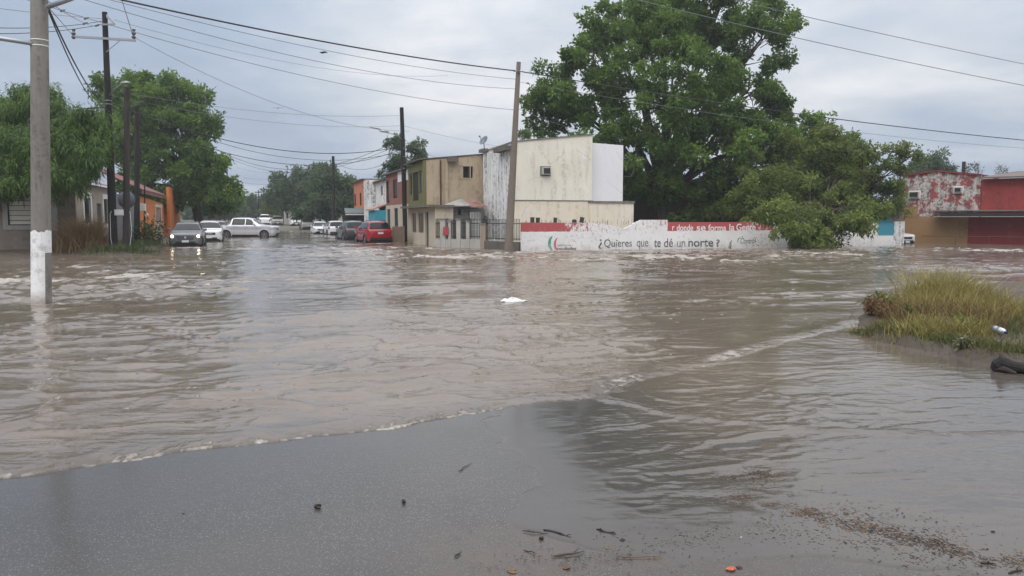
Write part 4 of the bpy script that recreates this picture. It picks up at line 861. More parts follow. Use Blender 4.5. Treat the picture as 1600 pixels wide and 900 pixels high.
def tree(name, label, cat, base, lobes, tr, mat, seed, tufts=2500, n_leaf=9, leaf=(.30,.10), clump=1.1, fork=.35, group=None, bark=None, dens_in=.25, droop=.2, trunk_top=None, flat=.75, limbs=True, holes=.0):
    rng = np.random.default_rng(seed); base = Vector(base)
    r = empty(name, base, 0, label, cat, group); bark = bark or M['bark']
    L = np.array([[a-base.x, b-base.y, c-base.z, rx_, ry_, rz_] for a, b, c, rx_, ry_, rz_ in lobes])
    vol = (L[:,3]*L[:,4]*L[:,5])**.72; share = vol/vol.sum()
    C_, T_, O_ = [], [], []; clumps = []
    for k, lb_ in enumerate(L):
        nt_ = int(tufts*share[k]); nc = max(3, int(nt_/26))
        dd = rng.normal(size=(nc,3)); dd /= np.linalg.norm(dd,axis=1)[:,None]; rad = np.where(rng.uniform(size=nc) < dens_in, rng.uniform(.1,.75,nc), rng.uniform(.72,1.10,nc))
        cc = lb_[:3] + dd*lb_[3:]*rad[:,None]; cr_ = clump*rng.uniform(.45,1.15,nc); ct = rng.uniform(0,1,nc)
        if holes: kp = rng.uniform(size=nc) > (holes if nc > 8 else 0); kp[0] = True; cc, cr_, ct, dd = cc[kp], cr_[kp], ct[kp], dd[kp]; nc = len(cc)
        clumps += [(cc[i], k) for i in range(nc)]
        idx = rng.integers(0, nc, nt_); e_ = rng.normal(size=(nt_,3)); e_ /= np.linalg.norm(e_,axis=1)[:,None]
        q_ = e_ * (rng.uniform(.25,1,nt_)**.6)[:,None] * cr_[idx][:,None]; q_[:,2] *= flat
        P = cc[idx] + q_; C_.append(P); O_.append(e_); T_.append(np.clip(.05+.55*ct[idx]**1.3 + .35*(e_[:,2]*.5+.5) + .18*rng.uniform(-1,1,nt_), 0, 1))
    C_ = np.concatenate(C_); O_ = np.concatenate(O_); T_ = np.concatenate(T_)
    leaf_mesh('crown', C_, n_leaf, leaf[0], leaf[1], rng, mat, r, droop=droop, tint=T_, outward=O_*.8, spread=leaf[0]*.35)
    top = Vector(trunk_top) - base if trunk_top else Vector((L[:,0].mean()*.3, L[:,1].mean()*.3, L[:,2].min()*fork+.8))
    b = MB(); b.tube([(0,0,-.3),(tr*.1,0,.4),top*.5+Vector((tr*.3,0,0)),top], [tr*1.35,tr*1.05,tr*.9,tr*.8], 10)
    if limbs:
        for k, lb_ in enumerate(L):
            c = Vector(lb_[:3]); h_ = (c-top); mid = top + h_*.45 + Vector((0,0,abs(h_.length)*.06)) + Vector(rng.normal(size=3)*.15)
            q1 = top + h_*.2 + Vector(rng.normal(size=3)*.1); wr = tr*.62*min(1.0, (lb_[3]/L[:,3].max())**.6)
            b.tube([top, q1, mid, c, c+Vector((0,0,lb_[5]*.5))], [wr, wr*.85, wr*.6, wr*.35, wr*.12], 7)
            cl = [x for x, kk in clumps if kk == k]
            for x in cl[:9]:
                x = Vector(x); s_ = top.lerp(c, rng.uniform(.8,1.0)); b.tube([s_, s_.lerp(x,.5)+Vector(rng.normal(size=3)*.12), x], [wr*.24, wr*.14, .012], 5)
    b.build('trunk', bark, r, smooth=True)
    return r
def lobes_px(items, Y, jy=0):            # (px, py, radius px horizontally, radius px vertically, depth offset) at about depth Y
    out_ = []
    for px, py, a, b, dy_ in items:
        P = D(px, py, Y+dy_); k = (Y+dy_)/1200; out_.append((P.x, P.y, P.z, a*k, max(a, b)*k*.85, b*k))
    return out_
F_pecan = foliage('pecan leaves', (.024,.066,.015), (.180,.285,.055), .38)
F_dark = foliage('dark leaves', (.016,.042,.018), (.050,.100,.032))
F_yel = foliage('yellow green leaves', (.042,.080,.018), (.220,.270,.065), .35)
F_pepper = foliage('pepper tree leaves', (.030,.075,.020), (.145,.230,.055))
F_far = foliage('far leaves', (.045,.080,.040), (.110,.165,.070))  # paler greens: part of the distance haze is put into the leaf colour
Yb = 57
big = lobes_px([(1000,60,95,70,0),(1110,45,90,70,2),(1190,60,48,60,0),(930,120,65,60,-1),(1050,150,110,80,-2),(1170,140,60,60,1),(900,165,60,60,0),(850,140,34,36,0),(860,195,36,30,1),
                (990,215,90,60,-2),(1100,230,90,65,-2),(1190,220,60,55,0),(1235,215,45,50,1),(1000,285,60,45,0),(1080,300,80,50,-1),(1160,290,70,55,-1),(955,45,50,40,3),(1040,5,80,40,1),(1130,-10,70,35,2),(1225,20,20,22,1),(1228,95,18,20,1),(1290,222,38,36,-3),(1262,200,34,30,-2),(1325,262,34,34,-3),(1240,255,60,50,-3),(1180,310,60,40,-3),(1215,155,22,22,0)], Yb)
bb = D(1035, 383, Yb)
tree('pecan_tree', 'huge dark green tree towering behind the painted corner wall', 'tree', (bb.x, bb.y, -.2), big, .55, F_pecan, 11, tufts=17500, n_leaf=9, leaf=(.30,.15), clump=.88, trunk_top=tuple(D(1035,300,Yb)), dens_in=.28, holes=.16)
Y2 = 48.5
_r = random.Random(14); HANG = [(a_, _r.uniform(322, 386-abs(a_-1272)*.26), _r.uniform(13,24), _r.uniform(8,15), -_r.uniform(3.5,6.5)) for a_ in [1195+9*k for k in range(21)]]
sh = lobes_px([(1235,265,60,55,3),*HANG,(1258,378,22,9,-6),(1180,345,26,14,0),(1300,255,50,45,2),(1190,300,55,45,2),(1265,320,65,45,0),(1330,300,50,45,1),(1210,345,50,24,2),(1280,350,40,16,-5),(1278,380,20,8,-6.5),(1350,250,26,20,2),(1375,315,34,30,1),(1335,352,30,14,-6),(1150,330,40,24,4),(1300,215,34,26,3),(1240,360,26,14,-6.5),(1400,290,22,22,1),(1328,222,14,10,2)], Y2)
bb = D(1290, 383, Y2)
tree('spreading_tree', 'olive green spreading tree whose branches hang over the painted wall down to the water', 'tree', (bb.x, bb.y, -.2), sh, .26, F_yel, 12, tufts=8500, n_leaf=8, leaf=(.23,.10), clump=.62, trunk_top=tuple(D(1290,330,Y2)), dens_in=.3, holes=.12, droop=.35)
# bare-stemmed light green sapling at its right
sp_ = lobes_px([(1395,235,20,14,0),(1422,245,16,9,0),(1350,232,20,14,0),(1385,262,20,14,0),(1412,268,18,10,0),(1372,240,10,8,0),(1440,236,10,5,0)], 47)
bb = D(1345, 383, 49.5); tree('sapling', 'light green sapling reaching right on long bare branches beside the peeling house', 'tree', (bb.x, bb.y, -.2), sp_, .12, foliage('fresh leaves', (.07,.11,.03), (.20,.25,.08)), 13, tufts=420, n_leaf=8, leaf=(.20,.10), clump=.5, trunk_top=tuple(D(1345,300,49)), droop=.3)
# left-hand trees
lt = lobes_px([(250,150,50,34,0),(205,165,45,36,2),(290,175,38,36,0),(235,205,60,40,-2),(310,225,40,45,0),(265,255,60,45,-2),(330,265,32,34,0),(190,215,40,40,1),(345,295,26,24,0),(300,300,50,30,-1),(175,140,22,22,3),(225,285,45,30,0),(352,318,16,12,0),(205,130,20,10,0),(262,128,18,9,0)], 72)
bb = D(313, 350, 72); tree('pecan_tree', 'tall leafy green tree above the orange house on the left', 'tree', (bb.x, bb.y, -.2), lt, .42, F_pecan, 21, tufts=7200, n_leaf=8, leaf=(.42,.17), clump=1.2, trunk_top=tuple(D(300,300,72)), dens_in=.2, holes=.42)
lt = lobes_px([(355,312,18,14,0),(340,305,20,18,0),(365,300,10,10,0),(322,318,24,14,1),(372,292,6,8,0)], 88)
bb = D(340, 350, 88); tree('small_tree', 'smaller dark green tree right behind the tall left tree', 'tree', (bb.x, bb.y, -.1), lt, .2, F_dark, 22, tufts=900, n_leaf=6, leaf=(.42,.18), clump=.9)
pp = lobes_px([(30,180,52,42,0),(95,195,48,40,0),(135,215,34,40,-1),(25,240,60,45,-1),(85,250,60,45,-1.5),(133,243,24,20,-2),(15,283,45,20,-2),(90,280,42,24,-2),(60,150,30,18,1),(-30,200,50,60,0),(-30,280,50,50,0),(143,228,16,18,-1)], 38)
bb = D(-30, 395, 38.5)
rng = np.random.default_rng(31)
tree('pepper_tree', 'feathery drooping light green tree over the block house at far left', 'tree', (bb.x, bb.y, -.1), pp, .28, F_pepper, 31, tufts=8500, n_leaf=9, leaf=(.25,.05), clump=.5, trunk_top=tuple(D(-5,300,38.5)), droop=.9, flat=1.1, dens_in=.35)
# behind the terrace
bt = lobes_px([(630,240,26,22,0),(650,232,14,16,0),(612,258,16,16,0),(640,265,28,18,0),(625,222,14,10,0),(655,252,12,12,0),(598,275,10,8,0)], 84)
bb = D(632, 350, 84); tree('loose_tree', 'loose light green tree rising behind the brick house roof', 'tree', (bb.x, bb.y, 0), bt, .2, F_far, 23, tufts=900, n_leaf=7, leaf=(.34,.15), clump=.75, holes=.1)
for k, (items, Yd, mt, bx0, lb_, tf) in enumerate([
    ([(455,285,30,24,0),(475,300,34,30,0),(440,305,22,20,0),(490,275,22,16,0),(465,316,28,12,0)], 128, F_far, 470, 'dark spreading tree left of the distant black pole', 1700),
    ([(520,290,28,24,0),(545,298,20,20,0),(505,315,30,20,0),(535,322,26,16,0),(512,272,16,10,0)], 106, F_far, 520, 'dense tree right behind the distant black pole', 1500),
    ([(500,326,18,12,0),(478,330,16,8,0),(520,330,16,10,0)], 110, F_dark, 500, 'low bush tree between the parked van and the white saloons', 500),
    ([(398,318,18,16,0),(380,325,16,12,0),(412,312,14,14,0),(415,328,20,12,0),(395,335,20,8,0)], 170, F_far, 400, 'hazy tree closing the view at the end of the street', 700),
    ([(350,330,30,12,0),(370,326,14,12,0),(335,322,20,14,0)], 150, F_far, 350, 'hazy low tree at the left end of the street', 600),
    ([(430,322,16,14,0),(428,335,18,8,0)], 140, F_yel, 430, 'lighter green bush beyond the far white van', 400)]):
    bb = D(bx0, 350, Yd); tree('street_tree', lb_, 'tree', (bb.x, bb.y, .2 if Yd > 115 else -.1), lobes_px(items, Yd), .2, mt, 40+k, tufts=tf, n_leaf=6, leaf=(.55 if Yd < 120 else .8, .26), clump=1.0, group='trees down the street')
pm_ = lobes_px([(1455,262,26,12,0),(1440,268,20,10,0),(1465,252,14,7,0)], 92); bb = D(1455, 350, 92)
tree('round_tree', 'rounded green tree peeking over the peeling white and red gable', 'tree', (bb.x, bb.y, 0), pm_, .2, F_far, 51, tufts=800, n_leaf=7, leaf=(.5,.14), clump=.8)
bb = D(1530, 350, 100); tree('bare_tree', 'thin nearly bare tree on the skyline above the red house', 'tree', (bb.x, bb.y, 0), lobes_px([(1528,263,14,6,0),(1515,267,9,4,0),(1562,268,12,4,0)], 100), .15, foliage('grey twigs', (.06,.06,.05), (.12,.12,.10)), 52, tufts=90, n_leaf=4, leaf=(.4,.1), clump=.6)
bb = D(820, 350, 90); tree('sapling', 'small bright green treetop above the white corner house roof', 'tree', (bb.x, bb.y, 0), lobes_px([(820,214,9,7,0)], 90), .1, F_yel, 53, tufts=70, n_leaf=7, leaf=(.4,.16), clump=.4)
# background vegetation mass
def bgmass(items, Y, mat, seed, label):
    L = lobes_px(items, Y); rng = np.random.default_rng(seed); C_ = []
    for a, b, c, rx_, ry_, rz_ in L:
        n = 260; d = rng.normal(size=(n,3)); d /= np.linalg.norm(d,axis=1)[:,None]; C_.append(np.array([a,b,c]) + d*np.array([rx_,ry_,rz_])*rng.uniform(.6,1,n)[:,None])
    o = leaf_mesh('far_trees', np.concatenate(C_), 6, .9, .5, rng, mat, None, spread=.4); tag(o, label, 'trees', kind='stuff')
bgmass([(300+22*k, 333, 16, 10, (k % 3)*3) for k in range(9)], 185, F_far, 61, 'distant green tree line closing the street')

# ---- grass and low plants
def blades(name, pts, h, wd, rng, mat, parent=None, lean=.35):
    n = len(pts); a = rng.uniform(0, 2*np.pi, n); hh = h*rng.uniform(.45, 1.15, n) if np.isscalar(h) else h*rng.uniform(.35,1.2,n)
    dr = np.stack([np.cos(a), np.sin(a), np.zeros(n)], 1); b = rng.uniform(0, 2*np.pi, n); sd = np.stack([np.cos(b), np.sin(b), np.zeros(n)], 1)*wd/2
    ln = (lean*rng.uniform(.1,1.3,n)*hh)[:,None]; up = np.array([0,0,1.0])
    p0 = pts; p1 = p0 + up*(hh*.55)[:,None] + dr*ln*.3; p2 = p0 + up*(hh)[:,None] + dr*ln
    V = np.stack([p0-sd, p0+sd, p1+sd*.8, p1-sd*.8, p2+sd*.15, p2-sd*.15], 1).reshape(-1, 3)
    k = np.arange(n)[:,None]*6; F = np.concatenate([k+[0,1,2,3], k+[3,2,4,5]])
    tv = np.clip(rng.uniform(0,1,n),0,1); return mesh_np(name, V, F, mat, parent, attrs={'tint': np.repeat(tv, 6)})
G_dry = foliage('dry yellow grass', (.13,.115,.035), (.40,.34,.12), .2)
G_green = foliage('green grass', (.050,.070,.022), (.155,.165,.055), .2)
G_brown = foliage('rusty weeds', (.075,.042,.022), (.19,.115,.052), .2)
rng = np.random.default_rng(77)
def scatter(cx_, cy_, sx_, sy_, n, zf):
    p = rng.normal(size=(n,2))*[sx_, sy_] + [cx_, cy_]; return np.column_stack([p, zf(p[:,0], p[:,1])])
def along(pxs, n, zf, sd):
    P = np.array([g2(*a) for a in pxs]); i = rng.integers(0, len(P)-1, n); t_ = rng.uniform(0,1,n)[:,None]; p = P[i]*(1-t_)+P[i+1]*t_ + rng.normal(size=(n,2))*sd
    return np.column_stack([p, np.maximum(zf(p[:,0], p[:,1]), -.02)])
# the main tall tussocks on the right bank
tus = []; hts = []
for k_ in range(46):
    px_ = rng.uniform(1395,1535); py_ = rng.uniform(512,545)+ (px_-1395)*.06; g = g2(px_, py_); n_ = int(rng.uniform(50,130)); tus.append(scatter(g[0], g[1], rng.uniform(.05,.13), rng.uniform(.04,.10), n_, is_z)); hts.append(np.full(n_, rng.uniform(.12,.34)))
for (px, py, h, n, sd_) in ((1440,500,.62,500,.20),(1462,500,.72,600,.22),(1490,498,.70,600,.22),(1515,500,.54,500,.22),(1540,502,.40,420,.24),(1425,510,.42,260,.16),(1475,515,.50,380,.22),(1510,512,.45,360,.22),(1562,502,.30,380,.22),(1590,507,.26,420,.24),(1620,508,.26,420,.24),(1535,515,.32,300,.18),(1660,510,.26,420,.24)):
    g = g2(px, py); s_ = scatter(g[0], g[1], sd_, sd_, int(n*1.5), is_z); tus.append(s_); hts.append(np.full(int(n*1.5), h))
tag(blades('grass', np.concatenate(tus), np.concatenate(hts), .008, rng, G_dry, lean=.8), 'tall yellow-green grass clump on the right bank', 'grass', kind='stuff')
bp = along(((1345,520),(1400,530),(1480,548),(1580,566),(1700,588)), 5000, is_z, .16); bp = bp[fbm(bp[:,0]*3.5, bp[:,1]*3.5, 95) > .50]
ds_ = np.concatenate([along(((1400,505),(1470,500),(1560,505)), 700, is_z, .28), along(((1400,522),(1480,530),(1560,535)), 900, is_z, .2)]); tag(blades('dry_stems', ds_, .42, .008, rng, G_brown, lean=1.1), 'brown dry stems mixed into the grass of the right bank', 'weeds', kind='stuff')
fg_ = along(((1650,560),(1800,590),(2050,640),(1950,540),(1700,490),(2200,500)), 6000, is_z, .5); fg_ = fg_[fbm(fg_[:,0]*1.6, fg_[:,1]*1.6, 96) > .5]; tag(blades('bank_grass', fg_, .22, .010, rng, G_green, lean=1.0), 'ragged green grass on the farther right part of the bank', 'grass', kind='stuff')
tag(blades('straw_tangle', bp, .10, .008, rng, foliage('dead straw', (.10,.07,.035), (.26,.20,.10), .2), lean=2.2), 'dead straw and brown debris tangled along the bank edge', 'straw', kind='stuff')
tag(blades('low_grass', np.concatenate([along(((1350,522),(1400,532),(1480,550),(1580,568),(1700,590)), 2600, is_z, .14), along(((1480,520),(1560,532),(1620,520)), 1500, is_z, .25), along(((1560,520),(1600,500),(1700,500)), 1600, is_z, .3)]), .13, .009, rng, G_green, lean=.9), 'short green grass along the edge of the right bank', 'grass', kind='stuff')
def weed(name, px, py, h, w_, n, mat, label, leaf_=(.07,.035), zf=is_z, cat='plant', grp=None, ns=14):
    g = g2(px, py); r = empty(name, (g[0], g[1], float(zf(g[0], g[1]))), 0, label, cat, grp)
    st = MB(); tips = []
    for k in range(ns):
        a = rng.uniform(0, 2*np.pi); rr_ = w_*rng.uniform(.15,1); tip = Vector((math.cos(a)*rr_, math.sin(a)*rr_, h*rng.uniform(.4,1))); st.tube([(0,0,-.02), tip*.5+Vector((0,0,h*.12)), tip], [.006,.004,.002], 4); tips.append(tip)
    st.build('stems', M['bark'], r)
    t_ = rng.uniform(.25,1,n)[:,None]; base_ = np.array([list(tips[i]) for i in rng.integers(0, ns, n)])*t_ + rng.normal(size=(n,3))*[.03,.03,.02]; base_[:,2] += h*.08
    leaf_mesh('leaves', np.maximum(base_, [-9,-9,0]), 4, leaf_[0], leaf_[1], rng, mat, r, spread=.02)
    return r
weed('rusty_weed', 1367, 506, .26, .30, 420, G_brown, 'rust-brown dried weed at the left tip of the grassy bank', ns=30, leaf_=(.06,.025))
weed('rusty_weed', 1388, 512, .20, .24, 260, G_brown, 'rust-brown weed just right of the bank tip, beside the white can', ns=20, leaf_=(.06,.025))
weed('leafy_weed', 1425, 522, .24, .30, 220, foliage('weed leaves', (.03,.055,.02), (.09,.13,.05)), 'dark green leafy weed in front of the tall grass, left part')
weed('leafy_weed', 1465, 535, .20, .26, 200, foliage('sage leaves', (.07,.09,.05), (.17,.19,.12)), 'pale grey-green leafy weed at the middle of the bank front')
weed('leafy_weed', 1510, 538, .20, .26, 260, F_yel, 'yellow-green leafy weed before the tall grass, right part')
weed('leafy_weed', 1385, 500, .30, .24, 200, F_yel, 'olive weed standing behind the rust-brown weeds')
weed('leafy_weed', 1505, 558, .07, .12, 60, foliage('pale weed', (.12,.13,.07), (.25,.24,.15)), 'tiny pale weed at the water edge near the log')
weed('leafy_weed', 1346, 522, .08, .2, 110, F_dark, 'low dark weed half under water at the bank tip')
# left verge: dry brush heap, grass round the poles
gb = g2(124,396); tus = np.concatenate([scatter(gb[0], gb[1]+.6, .62, .4, 2200, lb_z), scatter(gb[0]+.9, gb[1]+.5, .5, .35, 700, lb_z), scatter(gb[0]-1.0, gb[1]+.5, .3, .3, 260, lb_z)])
hb = 1.45*np.exp(-((tus[:,0]-gb[0]+.1)/1.0)**2)+.25
tag(blades('dry_brush', tus, hb, .024, rng, foliage('dry brush', (.17,.11,.055), (.33,.23,.115), .2), lean=1.0), 'heap of dry brown brush against the tan block wall', 'brush', kind='stuff')
tag(blades('verge_grass', np.concatenate([along(((150,398),(200,398),(232,395)), 800, lb_z, .35), along(((170,392),(200,389),(232,385)), 2000, lb_z, .7)]), .34, .028, rng, foliage('verge green', (.035,.055,.018), (.10,.125,.045), .2), lean=.9), 'green grass on the verge round the wooden poles', 'grass', kind='stuff')
for (px, py, Yd, lb_) in ((232,378,46,'dark green shrub beside the white doorway of the orange house'), (125,372,41,'straggly brown shrub against the tan wall corner')):
    P = D(px, py, Yd); r = empty('shrub', (P.x, P.y, 0), 0, lb_, 'shrub'); c = rng.normal(size=(260,3))*[.42,.42,.42]+[0,0,.75]
    leaf_mesh('leaves', c, 5, .16, .07, rng, F_dark if px > 200 else G_brown, r, spread=.05)
    st = MB(); 
    for k in range(9): tip = Vector((rng.normal()*.4, rng.normal()*.4, rng.uniform(.7,1.3))); st.tube([(0,0,-.1), tip*.5, tip], [.02,.014,.006], 4)
    st.build('stems', M['bark'], r)

# ================================================================== vehicles
def car(spec, loc, heading, label, group, name='parked_car', lights=False, cat='car', roll=0):
    """profile-lofted car body; x runs front (0) to rear (L); heading = world angle of its nose"""
    L, Wd = spec['L'], spec['W']; hw_ = Wd/2; kind = spec['kind']; zb = .24
    tp = spec['top']; xs_c = [a for a, _ in tp]; zs_c = [b for _, b in tp]; belt_h = spec['belt']
    wf = [(0,.70),(.04,.80),(.12,.89),(.3,.955),(.7,.99),(1.2,1.0),(L-1.0,1.0),(L-.35,.965),(L-.12,.91),(L-.03,.86),(L,.82)]
    def top(x): return float(np.interp(x, xs_c, zs_c))
    def topS(x): s_ = .05; return (top(max(0,x-s_)) + 2*top(x) + top(min(L,x+s_)))/4 if .08 < x < L-.08 else top(x)
    def width(x): return hw_*float(np.interp(x, [a for a,_ in wf], [b for _,b in wf]))
    NL = 9
    def zbot(x): return zb + .16*max(0, 1-x/.35)**2 + .16*max(0, 1-(L-x)/.45)**2
    def ring(x):
        t_, w_, z0 = topS(x), width(x), zbot(x); bl_ = min(belt_h(x), t_-.03); pts = []
        for k in range(NL):
            f = k/(NL-1); z = z0 + (bl_-z0)*f; pr = .93 + .07*math.sin(math.pi*min(1, f*1.25+.12))**.6 if f < .75 else 1-.045*((f-.75)/.25)**1.6
            if f == 0: pr = .9
            pts.append((w_*pr, z))
        g = t_ - bl_; wb = pts[-1][0]; inn = min(.26*g/.55, .30)*1.0
        wr = wb - inn*.9 - .03
        pts += [(wb-.012-inn*.28, bl_+g*.32), (wb-.02-inn*.62, bl_+g*.66), (wr, bl_+g*.90), (wr*.90, bl_+g*.985), (wr*.55, t_+.012*min(1,g/.3)), (0, t_+.02*min(1,g/.3)+.004)]
        return pts
    NR = NL + 6
    def P(x, s, off=0):                  # surface point; s index along the ring, |s| mirrored
        sg = 1 if s >= 0 else -1; s = abs(s); R0 = ring(x); i = min(int(s), NR-2); f = s-i
        a = R0[i]; b = R0[i+1]; xx, zz = a[0]+(b[0]-a[0])*f, a[1]+(b[1]-a[1])*f
        return Vector((sg*xx, L/2-x, zz))
    def Pn(x, s, off):
        a = P(x, s); e_ = .03; sx_ = P(min(L, x+e_), s)-P(max(0, x-e_), s); ss = P(x, min(NR-1.01, abs(s)+.15)*(1 if s >= 0 else -1))-P(x, max(.01, abs(s)-.15)*(1 if s >= 0 else -1))
        n = sx_.cross(ss); n = n.normalized() if n.length > 1e-8 else Vector((0,0,1))
        c = Vector((0, a.y, .7)); 
        if n.dot(a-c) < 0: n = -n
        return a + n*off
    root = empty(name, loc, heading - math.pi/2, label, cat, group)
    if roll: root.rotation_euler.y = roll
    wheels = spec['wheels']; RW = spec['rw']
    xs = sorted(set(np.round(np.concatenate([np.linspace(0, L, 84), [.02,.05,L-.02,L-.05]]), 4)))
    V = []; n2 = 2*NR-1
    for x in xs:
        r_ = ring(x); V += [(-a, L/2-x, z) for a, z in r_] + [(a, L/2-x, z) for a, z in r_[-2::-1]]
    F4 = []; 
    for i in range(len(xs)-1):
        for j in range(n2-1):
            c = [(V[(i+a)*n2+j+b_]) for a, b_ in ((0,0),(1,0),(0,1),(1,1))]; cz = sum(q_[2] for q_ in c)/4; cx_ = L/2-sum(q_[1] for q_ in c)/4
            jj = min(j, n2-2-j)
            if jj < NL-2 and any((cx_-wx)**2+(cz-RW)**2 < (RW+.07)**2 for wx in wheels): continue
            F4.append((i*n2+j, i*n2+j+1, (i+1)*n2+j+1, (i+1)*n2+j))
    b = MB(); b.v = V; b.f = F4 + [tuple(range(n2))[::-1], tuple((len(xs)-1)*n2+k for k in range(n2))]
    body = b.build('body', spec['paint'], root, smooth=True)
    me = body.data
    try: me.set_sharp_from_angle(angle=R(38))
    except Exception: pass
    def patch(nm, x0, x1, s0, s1, mat, off=.006, parent=root, nx_=8, ns_=5, slist=None):
        vv = []; ns_ = len(slist)-1 if slist else ns_
        for i in range(nx_+1):
            for j in range(ns_+1):
                x = x0(j/ns_) + (x1(j/ns_)-x0(j/ns_))*i/nx_ if callable(x0) else x0+(x1-x0)*i/nx_
                s_ = slist[j] if slist else s0+(s1-s0)*j/ns_; vv.append(Pn(x, s_, off))
        ff = [(i*(ns_+1)+j, i*(ns_+1)+j+1, (i+1)*(ns_+1)+j+1, (i+1)*(ns_+1)+j) for i in range(nx_) for j in range(ns_)]
        mb = MB(); mb.v = vv; mb.f = ff; o = mb.build(nm, mat, parent, smooth=True)
        sdm = o.modifiers.new('thickness', 'SOLIDIFY'); sdm.thickness = .004; sdm.offset = 0; return o
    wsx = spec['ws']; rgx = spec['rg']; gs = NL-1
    sl_ = [gs+3.05+(NR-1.02-gs-3.05)*k/4 for k in range(5)]; sl_ = [-a for a in sl_] + sl_[::-1]
    patch('windscreen', wsx[0], wsx[1], 0, 0, M['glass'], slist=sl_); patch('rear_window', rgx[0], rgx[1], 0, 0, M['glass'], slist=sl_)
    for sgn in (1, -1):
        for (a0, a1_) in spec['side']:
            patch('side_window', lambda f, a0=a0: a0[0]+(a0[1]-a0[0])*f, lambda f, a1_=a1_: a1_[0]+(a1_[1]-a1_[0])*f, sgn*(gs+.12), sgn*(gs+2.75), M['glass'])
        patch('sill', .9, L-.9 if not spec.get('bed') else L-1.4, sgn*.02, sgn*1.1, M['trim'], off=.008)
    MB().box(-hw_*.80,hw_*.80,-L/2+.12,L/2-.12,-.05,.42).build('underbody', M['trim'], root)
    # wheels
    for wx in wheels:
        for sgn in (1, -1):
            y = L/2-wx; xo = sgn*(hw_-.02); mb = MB(); mb.tube([(xo-sgn*.23,y,RW),(xo-sgn*.20,y,RW),(xo-sgn*.03,y,RW),(xo,y,RW)], [RW*.93,RW,RW,RW*.93], 28)
            w_ = empty('wheel', (0,0,0)); w_.parent = root
            mb.build('tyre', M['tyre'], w_, smooth=False)
            rm_ = MB(); rm_.tube([(xo+sgn*.002,y,RW),(xo+sgn*.006,y,RW)], [RW*.66,RW*.62], 24)
            rm_.build('rim', M['trim'], w_)
            sp__ = MB()
            for k in range(5):
                a = R(72*k+18); ca, sa = math.cos(a), math.sin(a); p0 = Vector((xo+sgn*.012,y,RW)); dr_ = Vector((0,ca,sa)); sd_ = Vector((0,-sa,ca))
                sp__.prism([p0-sd_*.035, p0-sd_*.03+dr_*RW*.62, p0+sd_*.03+dr_*RW*.62, p0+sd_*.035], (sgn*.012,0,0))
            sp__.tube([(xo+sgn*.008,y,RW),(xo+sgn*.028,y,RW)], [.05,.045], 12)
            nseg = 26; ring_pts = [(xo+sgn*.012, y+RW*.64*math.cos(2*math.pi*k/nseg), RW+RW*.64*math.sin(2*math.pi*k/nseg)) for k in range(nseg+1)]
            sp__.tube(ring_pts, .014, 5, cap=False); sp__.build('spokes', M['rim'], w_)
            xw = width(wx)
            arch = MB(); A = [(sgn*(xw+.004), y+(RW+.085)*math.cos(a), RW+(RW+.085)*math.sin(a)) for a in np.linspace(R(-18), R(198), 22)]
            arch.tube(A, spec.get('lip', .028), 5); arch.build('wheel_arch', spec.get('archmat', spec['paint']), root, smooth=True)
            ln = MB(); 
            AA = [(y+(RW+.09)*math.cos(a), RW+(RW+.09)*math.sin(a)) for a in np.linspace(R(-20), R(200), 16)]
            for (a_, b_), (c_, d_) in zip(AA[:-1], AA[1:]): ln.add([(sgn*(xw-.02),a_,b_),(sgn*(xw-.02),c_,d_),(sgn*(xw-.36),c_,d_),(sgn*(xw-.36),a_,b_)], [(0,1,2,3)])
            ln.add([(sgn*(xw-.36),a_,b_) for a_, b_ in AA], [tuple(range(len(AA)))]); ln.build('wheel_well', M['trim'], root)
    # lamps, grille, bumpers, plates
    fz = top(0); lh = spec.get('lamp', (.03,.42,gs-1.75,gs-.25))
    for sgn in (1, -1):
        o = patch('headlight', lh[0], lh[1], sgn*lh[2], sgn*lh[3], M['lamp_clear'], off=.010)
        if lights:
            mb = MB(); mb.tube([(sgn*hw_*.78, L/2-.03, fz-.085), (sgn*hw_*.78, L/2+.02, fz-.085)], [.085,.07], 12); mb.build('lamp', M['lamp_on'], o)
        tl_ = spec.get('tl', (L-.30, L-.015, gs-1.3, gs+.9)); patch('tail_light', tl_[0], tl_[1], sgn*tl_[2], sgn*tl_[3], M['tail'], off=.010)
        if 'tl2' in spec: z0_, z1_ = spec['tl2']; xx = width(L)*.99; MB().box(*sorted((sgn*xx, sgn*(xx-.16))), -L/2-.014, -L/2-.002, z0_, z1_).build('tail_light', M['tail'], root)
        mx0 = P(wsx[0]+.42, gs); mb = MB(); xm_ = abs(mx0.x)
        mb.box(*sorted((sgn*(xm_+.02), sgn*(xm_+.07))), mx0.y-.02, mx0.y+.03, mx0.z+.02, mx0.z+.07).box(*sorted((sgn*(xm_+.06), sgn*(xm_+.25))), mx0.y-.05, mx0.y+.06, mx0.z+.03, mx0.z+.18); mb.build('mirror', spec.get('mirror', spec['paint']), root, bevel=.02)
        for a0 in spec.get('handles', (wsx[1]+.75, wsx[1]+1.6)):
            h0 = Pn(a0, sgn*(gs-1.1), .03); MB().box(h0.x-.015,h0.x+.015,h0.y-.1,h0.y+.1,h0.z-.015,h0.z+.015).build('door_handle', spec.get('hmat', spec['paint']), root)
        for a0 in spec.get('seams', ()):
            mb = MB(); mb.tube([Pn(a0, sgn*s_, .002) for s_ in np.linspace(1.2, gs-.02, 8)], .006, 4, cap=False); mb.build('door_seam', M['trim'], root)
    wfx = width(0)*.97
